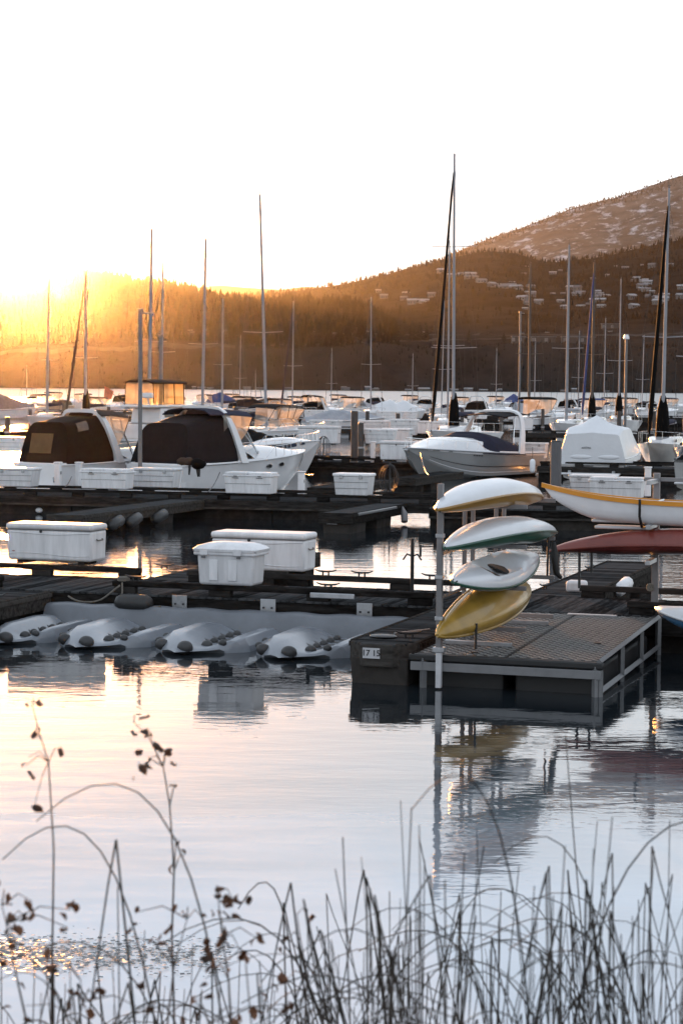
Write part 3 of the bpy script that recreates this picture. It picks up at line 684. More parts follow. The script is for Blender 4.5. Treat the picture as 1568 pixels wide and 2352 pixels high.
# right rack
rr_ = thing('kayak_rack', 'grey rack post on the platform holding the long white hull and red kayak', 'kayak rack', D1(3.92, -1.55, 0.0), RZ)
post(rr_, 0, 0, DZ, 2.72, 0.10, M_pole)
MB().box((-0.03, -0.28, DZ + 0.05), (0.10, 0.85, 0.09)).build('foot', M_galv, rr_, bevel=0.01)
post(rr_, 2.3, 0, DZ, 2.72, 0.10, M_pole)
for x in (0, 2.3):
    for z in (1.38, 1.92, 2.60): MB().box((x, -0.30, z), (0.07, 0.85, 0.07)).build('arm', M_galv, rr_, bevel=0.006)
MB().box((1.1, 0.02, 2.62), (2.6, 0.06, 0.06)).build('cross_beam', M_alu, rr_, bevel=0.006)
for x in (-1.12, -0.93): MB().tube([(x, -0.35, 1.50), (x + 0.005, -0.35, 0.92 + 0.25 * (x > -1))], 0.022, 6).build('hanging_strap', M_black, rr_)
mb = MB()
for k in range(3): mb.tube([(-0.06 + 0.05*math.cos(a*.8), -0.08, 0.93 + 0.035*math.sin(a*.8) + k*.02) for a in range(9)], 0.012, 5)
mb.build('rope_coil', M_rope, rr_)
def canoe_hull(name, label, loc, rz, L, W, D, mh, mg, sheer, cat):
    r = thing(name, label, cat, loc, rz); ns, na = 40, 11; secs = []; inn = []
    gun = [[], []]
    for i in range(ns + 1):
        t = i / ns; s = max(0.0, math.sin(math.pi * min(1, t / 0.98 + 0.004))); w = W * max(0.02, s ** 0.62); x = (t - 0.5) * L
        zs = sheer * (abs(2 * t - 1) ** 3.2); bot = -D * min(1.0, (t / 0.16) ** 0.5, ((1 - t) / 0.12) ** 0.5) if 0 < t < 1 else 0.0
        row, row2 = [], []
        for k in range(na):
            a = math.pi * k / (na - 1); c, q = math.cos(a), math.sin(a); yy = w * abs(c) ** 0.6 * (1 if c > 0 else -1)
            row.append((x, yy, zs + (bot) * q ** 0.6)); row2.append((x, yy * 0.9, zs + 0.004 + (bot * 0.5) * q ** 0.6))
        secs.append(row); inn.append(row2); gun[0].append((x, w + .004, zs + .005)); gun[1].append((x, -w - .004, zs + .005))
    MB().loft(secs, False, (False, False)).build('hull', mh, r, smooth=50)
    MB().loft(inn, False, (False, False), flip=True).build('inner_shell', mh, r, smooth=50)
    for g in gun: 
        mb = MB(); mb.loft([[(x, y - 0.018, z - 0.05), (x, y + 0.018, z - 0.05), (x, y + 0.018, z + 0.02), (x, y - 0.018, z + 0.02)] for x, y, z in g]); mb.build('gunwale', mg, r, smooth=40)
    for k in range(5):
        x = -L * 0.32 + k * L * 0.13; MB().tube([(x, -W * 0.9, 0.03), (x, W * 0.9, 0.03)], 0.016, 6).build('thwart', M_kw, r)
    return r
hullw = canoe_hull('outrigger_canoe', 'long white canoe hull with orange gunwale on the right rack', D1(5.28, -1.85, 2.28), RZ + math.pi, 6.2, 0.30, 0.36, M_kw, M_oran, 0.24, 'canoe')
st = MB(); st.tube([(0, -0.36, 0.06), (0, -0.36, -0.2), (0.01, -0.2, -0.37), (0.02, 0.1, -0.38)], 0.022, 6)
o = st.build('tie_down_strap', M_black, smooth=60, loc=D1(3.78, -1.85, 2.28), rz=RZ); tag(o, 'black strap looped round the long white canoe hull', 'strap')
kayak('kayak', 'upturned dark red kayak below the long white canoe hull', D1(4.52, -1.85, 1.60), RZ + math.pi, M_kr, M_kr, L=4.4, W=0.36, HD=0.27, DD=0.10, roll=math.pi + 0.15, cockpit=False, rocker=0.10, fine=0.5)
kayak('kayak', 'white kayak with blue underside at the right edge of the second platform', D1(5.55, -4.9, 0.72), RZ + 2.4, M_kb, M_kw, L=3.4, W=0.36, HD=0.16, DD=0.2, roll=0.2, rocker=0.12)
pdl = thing('trailer_board', 'pale flat boards under the long white canoe hull', 'board', D1(3.3, -1.55, 1.98), RZ)
for k in range(2): MB().box((0.1 + 0.05 * k, -0.2, 0.0 - k * 0.10), (0.85, 0.3, 0.05)).build('board', M_sign, pdl, bevel=0.02)

# ------------------------------------------------------------------ second and third docks
def row_dock(label, a, b, width=2.3, z=0.58, name='floating_dock', rails=True, step=1.6, mt=M_timber):
    """walkway whose near rail runs from a to b (plan points)"""
    d = (b - a); L = d.length; rz = math.atan2(d.y, d.x); r = thing(name, label, 'dock', (a.x, a.y, 0), rz)
    mb = MB(); n = int(L / 0.142)
    for i in range(n): mb.box(((i + .5) * 0.142, width / 2, z - 0.018), (0.134, width - 0.04, 0.036))
    tag(mb.build('deck_planks', M_plank, r), kind='stuff')
    for y in (-0.05, width + 0.05): MB().box((L / 2, y, z - 0.16), (L, 0.08, 0.26)).build('edge_beam', mt, r)
    MB().box((L / 2, -0.11, z - 0.26), (L, 0.03, 0.06)).build('rub_strip', M_timber2, r)
    for i in range(int(L / 3.2)): MB().box((1.6 + i * 3.2, width / 2, 0.08), (3.17, width - 0.2, 0.5)).build('float', M_conc, r, bevel=0.03)
    if rails:
        for y in (0.06, width - 0.06): rail(r, 0.1, L - 0.1, y, z, mt, step, 0.21)
    return r
def V2(p): return Vector((p.x, p.y, 0))
A2, B2 = at(-60, 1120, 0.79), at(1000, 1141, 0.79)
row_dock('timber dock with white boxes behind the near dock, under the dark canopied cruisers', V2(A2), V2(B2))
A2b = at(985, 1150, 0.79); B2b = at(1800, 1163, 0.79)
row_dock('timber dock continuing right behind the kayak racks to the shrink wrapped boat', V2(A2b), V2(B2b))
def finger_px(label, tip, base_v, W=1.0, z=0.56, **k):
    """finger from a tip point back along E2 by base_v metres"""
    p = at(*tip, z); q = p - O1; u_, v_ = q.dot(E1), q.dot(E2)
    return finger('finger_dock', label, u_, u_ + W, v_ + base_v, v_, z, planks=False, **k)
g1 = finger_px('long grey finger dock with dark fenders in front of the canopied cruisers', (112, 1182), 9.0, 1.0)
for q in (4.2, 6.0, 7.2):
    mb = MB(); mb.tube([(0.62, -q - 0.4, 0.18), (0.62, -q - 0.3, 0.2), (0.62, -q + 0.3, 0.32), (0.62, -q + 0.4, 0.34)], [0.04, 0.16, 0.16, 0.04], 10); mb.build('fender', M_fender, g1, 60)
g2 = finger_px('dark finger dock with a small number sign behind the cooler boxes', (735, 1178), 6.6, 0.92, side=M_timber)
s2 = MB().box((-0.1, -6.65, 0.33), (0.30, 0.015, 0.13)).build('number_sign', M_sign, g2); text_part('21 19', 0.11, M_black, s2, (-0.1, -6.66, 0.33), (math.pi / 2, 0, 0))
MB().tube([(0.50, -2.0, 0.50), (0.60, -2.1, 0.3), (0.64, -2.2, 0.08)], [0.04, 0.11, 0.1], 8).build('fender', M_pole, g2, 60)
MB().box((0.505, -4.4, 0.52), (0.06, 3.6, 0.08)).build('pale_rub_strip', M_alu, g2, bevel=0.02)
finger_px('finger dock beside the small bow at mid left of the hose coil', (690, 1120), 7.5, 0.9) if False else None
A3, B3 = at(640, 1063, 0.79), at(1010, 1055, 0.79)
A3 = V2(B3) - E1 * 9.5
row_dock('third dock row with white boxes behind the coiled hose', A3, V2(B3) + E1 * 0.5)
row_dock('dock row to the right behind the silver cruiser', V2(B3) + E1 * 4.5, V2(B3) + E1 * 16)
for px_, lab in ((1080, 'pale finger dock beside the bow of the silver cruiser'), (690, 'short pale finger dock in front of the tall brown pile')):
    p = at(px_ - 180, 1098, 0.56) if px_ == 1080 else at(708, 1120, 0.56)
    q = p - O1; finger('finger_dock', lab, q.dot(E1), q.dot(E1) + 0.9, q.dot(E2) + 7.0, q.dot(E2), 0.56, planks=False)
p = at(1370, 1092, 0.56); q = p - O1
finger('finger_dock', 'pale finger dock right of the shrink wrapped boat', q.dot(E1) + 3.6, q.dot(E1) + 4.5, q.dot(E2) + 8.0, q.dot(E2) - 0.5, 0.56, planks=False)

# boxes on the docks behind: layout pixels of the base centre, width in metres
BX = [
 (two_lid_box, 247, 1122, 1.62, 0.64, 'white two lid dock box between the black canopied cruiser and tall grey pole'),
 (line_box, 360, 1119, 1.50, 0.62, 'white dock box at the foot of the tall grey pole'),
 (two_lid_box, 577, 1133, 1.55, 0.66, 'white two lid dock box in front of the dark covered cruiser bow'),
 (line_box, 40, 1117, 1.40, 0.60, 'white dock box with ribbed sides at the left edge behind the canopied cruiser stern'),
 (line_box, 813, 1137, 1.13, 0.66, 'tapered white dock box with two latches left of the coiled hose'),
 (two_lid_box, 1416, 1142, 1.62, 0.62, 'white two lid dock box in front of the shrink wrapped boat'),
 (line_box, 1362, 1133, 1.45, 0.58, 'white dock box partly hidden behind the two lid box at right'),
 (wave_box, 922, 1056, 1.86, 0.84, 'large white dock box left of the silver cruiser bow'),
 (line_box, 873, 1019, 1.85, 0.86, 'white dock box in the middle distance right of the twin brown piles'),
 (wave_box, 912, 1016, 1.7, 0.84, 'white dock box behind and right of the twin brown piles box'),
 (wave_box, 733, 1018, 2.4, 1.0, 'long white dock box right of the enclosed canvas cruiser'),
 (line_box, 748, 998, 2.2, 1.0, 'white dock box in the farther row above the long box right of the canvas cruiser'),
 (line_box, 860, 997, 2.4, 0.95, 'white dock box behind the twin brown piles, in the farther row'),
 (line_box, 928, 999, 1.9, 1.1, 'tall white dock box right of the white ball buoy'),
 (wave_box, 985, 996, 2.2, 0.9, 'white dock box behind the bow rail of the silver cruiser'),
 (line_box, 728, 965, 2.6, 1.0, 'white dock box under the dark topped cruiser at centre'),
 (line_box, 765, 965, 2.4, 0.95, 'white dock box right of the box under the dark topped cruiser'),
 (line_box, 800, 965, 2.4, 0.95, 'white dock box left of the small brown pile at centre'),
 (line_box, 895, 968, 2.6, 1.0, 'white dock box in front of the white tarped boat'),
 (line_box, 930, 968, 2.4, 0.95, 'white dock box at the right end of the white tarped boat'),
 (line_box, 1224, 1052, 1.3, 0.72, 'white dock box between the silver cruiser stern and the dark pile'),
 (line_box, 20, 1037, 1.7, 0.72, 'white dock box at the left edge beside the black canopy'),
 (line_box, 258, 995, 1.5, 0.70, 'white dock box beyond the arch of the black canopied cruiser'),
 (line_box, 1095, 962, 2.2, 0.9, 'white dock box left of the dark clothed mast foot'),
]
for fn, x, y, W, H_, lab in BX:
    p = at(x, y, DZ + 0.2); fn(lab, p, W=W, H=H_)

# power pedestals
def pedestal(label, x, y, h=0.78):
    r = thing('power_pedestal', label, 'pedestal', at(x, y, DZ), RZ, 'white power pedestals on the docks')
    rbox('column', (0, 0, h * 0.48), (0.19, 0.17, h * 0.96), M_boxw, r, 0.02); rbox('cap', (0, 0, h * 0.98), (0.24, 0.22, 0.05), M_boxw, r, 0.02)
    MB().box((0.1, 0, h * 0.62), (0.03, 0.09, 0.10)).build('socket', M_galv, r); return r
pedestal('white power pedestal left of the tapered dock box and coiled hose', 692, 1140)
pedestal('white power pedestal in front of the black canopied cruiser transom', 134, 1126, 0.92)
pedestal('white power pedestal left of the large dock box in the third row', 856, 1062, 0.95)
pedestal('white power pedestal at the right edge behind the long white canoe hull', 1486, 1140, 0.95)
pedestal('white power pedestal left of the two lid box at the tall pole', 182, 1124, 0.9)

# piles
M_pile = mat('brown_steel_pile', (0.055, 0.045, 0.042), 0.7, var=0.4, vs_=2.2, bump=0.006, bs=10, stretch=(3, 3, 0.6))
M_pile2 = mat('grey_steel_pile', (0.085, 0.083, 0.09), 0.6, var=0.25, vs_=2.2, bump=0.004, bs=10, stretch=(3, 3, 0.6))
def pile(label, x, yb, yt, wpx, mt=M_pile, z0=0.0):
    p = at(x, yb, z0); mpp = p.y / F; h = (yb - yt) * mpp
    r = thing('dock_pile', label, 'pile', (p.x, p.y, 0), 0, 'steel mooring piles')
    MB().tube([(0, 0, -1.5), (0, 0, z0 + h - 0.02)], wpx * mpp / 2, 16).build('shaft', mt, r, 40)
    MB().tube([(0, 0, z0 + h - 0.02), (0, 0, z0 + h + 0.02)], [wpx * mpp / 2 * 1.04, wpx * mpp / 2 * 0.9], 16).build('cap', M_dark, r, 40)
    MB().tube([(0, 0, 0.5), (0, 0, 0.6)], wpx * mpp / 2 * 1.25, 16).build('guide_ring', M_galv, r, 40)
pile('thick grey pile left of the shrink wrapped boat', 1274, 1199, 1013, 25, M_pile2)
pile('tall brown pile at centre in front of the white dock boxes', 813, 1090, 945, 16)
pile('shorter brown pile right behind the tall brown pile at centre', 828, 1050, 972, 13)
pile('small brown pile among the tarped boats at centre', 843, 1000, 945, 9)
pile('brown pile standing at the end of the third dock row boxes', 870, 1005, 945, 8) if False else None
pile('brown pile left of the tall white dock box in the middle distance', 913, 1010, 950, 10)
for i, (x, yb, yt, wp) in enumerate(((640, 985, 930, 8), (990, 985, 938, 8), (1060, 1000, 940, 9), (1150, 1010, 950, 9), (1245, 995, 940, 8), (1420, 1010, 945, 10), (1500, 1000, 945, 9), (540, 985, 935, 8), (250, 985, 935, 8), (70, 985, 940, 8), (700, 975, 938, 7))):
    pile('slim brown pile number mark free, standing among the far boats' if False else 'slim brown pile standing among the farther boats', x, yb, yt, wp)
pile('brown pile behind the black canopied cruiser, left', 148, 990, 925, 9)
pile('brown pile at the far left behind the boxes', 18, 1010, 958, 12)
def light_pole(label, x, yb, yt, wpx, arm=True, mt=M_pole, name='light_pole', grp='grey light poles', head=False):
    p = at(x, yb, DZ); mpp = p.y / F; h = (yb - yt) * mpp; q = wpx * mpp / 2
    r = thing(name, label, 'pole', p, 0, grp)
    MB().tube([(0, 0, 0), (0, 0, h)], [q, q * 0.92], 14).build('shaft', mt, r, 40)
    MB().box((0, 0, h), (q * 2.6, q * 2.6, q * 1.2)).build('cap', mt, r, bevel=0.02)
    if arm: MB().tube([(0, 0, h - 0.12), (0.38, -0.05, h - 0.13), (0.45, -0.05, h - 0.17)], [0.03, 0.03, 0.05], 6).build('lamp_arm', M_galv, r)
    if head: MB().tube([(0, 0, h - 0.3), (0, 0, h - 0.22), (0, 0, h + 0.1)], [q * 2, q * 2.2, q * 1.5], 10).build('lamp_head', M_boxw, r, 40)
    MB().tube([(0, 0, 0), (0, 0, 0.04)], q * 1.8, 12).build('base_plate', M_galv, r)
    return r
light_pole('tall thick grey pole rising in front of the dark covered cruiser', 322, 1122, 712, 10)
light_pole('shorter grey pole with cap behind the dark covered cruiser canopy', 369, 1000, 772, 9, arm=False)
light_pole('thin pale pole with small lamp, left of the blue tented boat', 1191, 960, 718, 5, head=False)
light_pole('pale pole with white lamp head right of the snowy slope masts', 1434, 985, 772, 6.5, arm=False, head=True)

# coiled hose on a stand
hp = at(893, 1136, DZ); hr = thing('hose_stand', 'tall hoop of coiled dark hose beside the tapered white dock box', 'hose', hp, RZ)
rh = random.Random(5)
for k in range(7):
    a, b = 0.16 + 0.028 * k, 0.44 + rh.uniform(-.06, .04); ox = rh.uniform(-.06, .06)
    MB().tube([(ox + a * math.cos(2*math.pi*i/26), 0.02 * k - 0.06, 0.50 + b * math.sin(2*math.pi*i/26)) for i in range(27)], 0.012, 5).build('hose_loop', M_black, hr, 60)
MB().tube([(0, 0.06, 0), (0, 0.06, 1.02)], 0.03, 6).build('post', M_dark, hr)
MB().tube([(-0.16, 0.04, 0.9), (0.16, 0.04, 0.9)], 0.03, 6).build('hanger', M_dark, hr)
hp = at(742, 1060, DZ); hr2 = thing('hose_stand', 'coiled dark hose on the third dock row in front of the canvas cruiser box', 'hose', hp, RZ)
for k in range(4): MB().tube([((0.14 + .06*k) * math.cos(2*math.pi*i/22), 0.02 * k, 0.62 + 0.55 * math.sin(2*math.pi*i/22)) for i in range(23)], 0.013, 5).build('hose_loop', M_black, hr2, 60)
MB().tube([(0, 0.05, 0), (0, 0.05, 1.1)], 0.03, 6).build('post', M_dark, hr2)
# buoys
for x, y, r_, lab in ((823, 985, 10, 'white ball buoy among the dock boxes right of the twin piles'), (91, 1172, 9, 'white ball fender floating beside the finger dock at left'), (785, 1168, 7, 'pale ball fender on the dark finger dock with number sign')):
    z = 0.12 if y > 1100 else 0.9; p = at(x, y, z); q = r_ * p.y / F
    b = thing('ball_buoy', lab, 'buoy', p); MB().ball((0, 0, 0), (q, q, q * (0.7 if y > 1100 else 1)), 14, 10).build('ball', M_boxw, b, 60); MB().cyl((0, 0, q * 0.68), q * 0.2, q * 0.25, 8).build('eye', M_dark, b)
# ------------------------------------------------------------------ motor boats
M_canv = {
 'black': mat('black_canvas', (0.004, 0.0035, 0.0035), 0.85, var=0.35, vs_=2.5, bump=0.02, bs=3, spec=0.08),
 'charcoal': mat('charcoal_canvas', (0.009, 0.009, 0.011), 0.85, var=0.3, vs_=2.0, bump=0.006, bs=4, spec=0.08),
 'navy': mat('navy_canvas', (0.022, 0.023, 0.042), 0.78, var=0.3, vs_=2.0, bump=0.010, bs=3, spec=0.08),
 'slate': mat('slate_canvas', (0.10, 0.105, 0.13), 0.78, var=0.25, vs_=2.0, bump=0.010, bs=3, spec=0.08),
 'blue': mat('blue_canvas', (0.05, 0.07, 0.17), 0.78, var=0.25, vs_=2.0, bump=0.012, bs=2.5, spec=0.08),
 'white': mat('white_shrink_wrap', (0.66, 0.67, 0.70), 0.32, var=0.06, vs_=1.2, bump=0.02, bs=2.2, spec=0.4),
 'grey': mat('grey_tarp', (0.27, 0.28, 0.31), 0.6, var=0.2, vs_=1.5, bump=0.015, bs=2.5, spec=0.08),
 'brown': mat('brown_canvas', (0.05, 0.035, 0.028), 0.8, var=0.3, vs_=2.0, bump=0.008, bs=3, spec=0.08),
}
M_hullc = {
 'white': M_white,
 'silver': mat('silver_grey_gelcoat', (0.30, 0.305, 0.31), 0.2, 0.2, var=0.08, vs_=1.0, coat=0.6),
 'dark': mat('dark_gelcoat', (0.02, 0.02, 0.024), 0.2, var=0.2, coat=0.5),
 'navy': mat('navy_gelcoat', (0.02, 0.03, 0.06), 0.2, var=0.2, coat=0.5),
 'cream': mat('cream_gelcoat', (0.55, 0.52, 0.48), 0.25, var=0.06, coat=0.4),
 'tan': mat('tan_gelcoat', (0.33, 0.24, 0.18), 0.25, var=0.1, coat=0.4),
}
M_clear = glassy('clear_vinyl', (0.95, 0.90, 0.83), 0.30, 0.10, 0.6)
M_amber = glassy('sunlit_vinyl', (0.92, 0.72, 0.42), 0.45, 0.2, 0.85)  # amber tint paints in the sunlight glowing through clear vinyl
M_glass = glassy('windscreen_glass', (0.82, 0.86, 0.88), 0.22, 0.03)
M_port = mat('dark_porthole_glass', (0.01, 0.011, 0.013), 0.08, spec=0.8)
M_frame = mat('dark_window_frame', (0.02, 0.02, 0.022), 0.45)
M_boot = mat('dark_bottom_paint', (0.015, 0.018, 0.028), 0.6)

class Hull:
    def __init__(s, L=8.5, B=2.8, s0=1.0, s1=1.45, fl=0.88, full=0.45, bowp=2.2, keel=-0.4, chine0=0.10):
        s.L, s.B, s.s0, s.s1, s.fl, s.full, s.bowp, s.keel, s.ch0 = L, B, s0, s1, fl, full, bowp, keel, chine0
    def hb(s, t):
        if t < s.full: return s.B / 2 * (0.94 + 0.06 * sstep(t / s.full))
        q = (t - s.full) / (1 - s.full); return s.B / 2 * max(0.012, (1 - q ** s.bowp)) ** 0.8
    def sheer(s, t): return s.s0 + (s.s1 - s.s0) * t ** 1.7
    def section(s, t, inset=0.0):
        b = s.hb(t) - inset; z1 = s.sheer(t); k = max(0.0, (t - 0.70) / 0.30) ** 2.2
        kz = lerp(s.keel, z1 - 0.02, k); cz = lerp(s.ch0, z1 - 0.02, max(0.0, (t - 0.45) / 0.55) ** 2.6 * 0.97)
        cb = b * (s.fl - 0.22 * t ** 3); x = s.L * t
        mz = lerp(cz, z1, 0.55); mbm = lerp(cb, b, 0.62) + 0.02 * (1 - t)
        half = [(0.0, kz), (cb * 0.55, lerp(kz, cz, 0.6)), (cb, cz), (cb + 0.015, cz + 0.02 * (1 - k)), (mbm, mz), (b, z1 - 0.05 * (1 - k)), (b + 0.02, z1)]
        return [(x, y, z) for y, z in half], [(x, -y, z) for y, z in half]
def build_hull(r, h, mt, boot=True, n=22):
    secs = []
    for i in range(n + 1):
        t = (i / n) ** 0.85 * 0.999; a, b = h.section(t); secs.append(b[::-1] + a[1:])
    MB().loft(secs, closed=False, cap=(True, False)).build('hull', mt, r, smooth=32)
def deck_surface(h, crown, n=22, t0=0.0, t1=0.999, m=9, inset=0.02, drop=0.0, p=2.6):
    secs = []
    for i in range(n + 1):
        t = lerp(t0, t1, i / n); b = max(0.01, h.hb(t) - inset); z = h.sheer(t) + drop; c = crown(t)
        secs.append([(h.L * t, b * (2 * k / (m - 1) - 1), z + c * (1 - abs(2 * k / (m - 1) - 1) ** p)) for k in range(m)])
    return secs
def band(h, t0, t1, zf0, zf1, off=0.006, n=14, side=1):
    """strip on the topsides between two height fractions"""
    secs = []
    for i in range(n + 1):
        t = lerp(t0, t1, i / n); a, _ = h.section(t); pts = [(p[1], p[2]) for p in a[3:]]
        z0, z1 = pts[0][1], pts[-1][1]; row = []
        for k in range(4):
            z = lerp(z0, z1, lerp(zf0, zf1, k / 3)); y = pts[-1][0]
            for (ya, za), (yb, zb) in zip(pts, pts[1:]):
                if za <= z <= zb + 1e-6: y = ya + (yb - ya) * (z - za) / max(1e-6, zb - za); break
            row.append((h.L * t, side * (y + off), z))
        secs.append(row)
    return MB().loft(secs, closed=False, cap=(False, False), flip=(side < 0))
def canopy_sec(x, wb, wt, zb, zt, n=17, p=0.36, lean=0.0):
    pts = []
    for k in range(n):
        a = math.pi * k / (n - 1); c, q = math.cos(a), math.sin(a)
        f = q ** p if q > 0 else 0.0; z = zb + (zt - zb) * f
        w = lerp(wb, wt, f); y = w * (abs(c) ** 0.32) * (1 if c > 0 else -1)
        pts.append((x + lean * (z - zb), y, z))
    return pts
def strut(path, r, mt, parent, name, n=6): return MB().tube(path, r, n).build(name, mt, parent, 50)
def windshield(r, h, t, rise, crown, wfrac=0.86, rake=0.75, glass=M_glass, frame=M_steel, depth=0.9, posts=(0.33, 0.66)):
    bw = h.hb(t) * wfrac; x0 = h.L * t; zb = h.sheer(t) + crown(t) * 0.55; n = 14
    base, top = [], []
    for i in range(n + 1):
        a = 2 * i / n - 1; xx = x0 + depth * (1 - abs(a) ** 2.2); 
        base.append((xx, bw * a, zb + crown(min(0.99, xx / h.L)) * 0.25 * (1 - a * a))); top.append((xx - rake * (0.45 + 0.55 * (1 - a * a)), bw * a * 0.90, zb + rise * (0.82 + 0.18 * (1 - a * a))))
    g = MB().loft([base, top], closed=False, cap=(False, False)).build('windscreen', glass, r, smooth=40)
    strut(top, 0.022, frame, g, 'frame'); strut(base, 0.02, M_frame, g, 'frame')
    for k in (0, n) + tuple(int(n * q) for q in posts): strut([base[k], top[k]], 0.02, frame, g, 'frame')
    return base, top
def arch(r, h, t, rise, sweep=-0.7, mt=M_white, w=0.30, th=0.07, wf=1.02, tf=0.80, tilt=0.0):
    b = h.hb(t) * wf; x = h.L * t; z0 = h.sheer(t) - 0.05; secs = []; N = 18
    for i in range(N + 1):
        a = math.pi * i / N; c, q = math.cos(a), math.sin(a); f = q ** 0.45
        y = lerp(b, b * tf, f) * abs(c) ** 0.35 * (1 if c > 0 else -1); z = z0 + rise * f; xx = x + sweep * f
        ww = w * lerp(1.35, 0.75, f); nrm = Vector((0, c, q)).normalized() * th
        secs.append([(xx - ww / 2, y + nrm.y, z + nrm.z), (xx + ww / 2, y + nrm.y * .6, z + nrm.z * .6), (xx + ww / 2, y - nrm.y * .6, z - nrm.z * .6), (xx - ww / 2, y - nrm.y, z - nrm.z)])
    return MB().loft(secs).build('radar_arch', mt, r, smooth=50)
def bow_rail(r, h, t0, t1=0.985, rise=0.42, mt=M_steel, posts=5, rad=0.013):
    for s in (-1, 1):
        pts = [(h.L * lerp(t0, t1, i / 12), s * max(0.02, (h.hb(lerp(t0, t1, i / 12)) - 0.10)), h.sheer(lerp(t0, t1, i / 12)) + rise * min(1, i / 2.0 + 0.05)) for i in range(13)]
        pts[-1] = (h.L * (t1 + 0.012), 0.0, pts[-1][2] + 0.03)
        rl = strut(pts, rad, mt, r, 'bow_rail', 5)
        for k in range(posts):
            i = int(2 + k * 10 / posts); p = pts[i]; strut([(p[0], p[1], p[2]), (p[0] + 0.05, p[1], h.sheer(p[0] / h.L))], rad * 0.85, mt, rl, 'stanchion', 5)
def swim_platform(r, h, z=0.28, d=0.6, mt=M_white): MB().box((-d / 2 + 0.02, 0, z), (d, h.B * 0.86, 0.09)).build('swim_platform', mt, r, bevel=0.04, seg=3)
def portholes(r, h, ts, zf=0.72, rx=0.16, rz_=0.07, sides=(-1, 1)):
    for s in sides:
        for t in ts:
            a, _ = h.section(t); y = lerp(a[4][1], a[5][1], 0.6); z = lerp(h.sheer(t) - 0.5, h.sheer(t), zf); x = h.L * t; k = (h.hb(t + 0.03) - h.hb(t - 0.03)) / (0.06 * h.L)
            mb = MB(); n = 14; ring = [(x + rx * math.cos(2*math.pi*i/n), s * (y + k * rx * math.cos(2*math.pi*i/n) + 0.035), z + rz_ * math.sin(2*math.pi*i/n)) for i in range(n)]
            back = [(p[0], p[1] - s * 0.06, p[2]) for p in ring]
            mb.loft([back, ring], flip=(s > 0)); o = mb.build('porthole', M_port, r)
            strut(ring + [ring[0]], 0.012, M_steel, o, 'porthole_rim', 5)

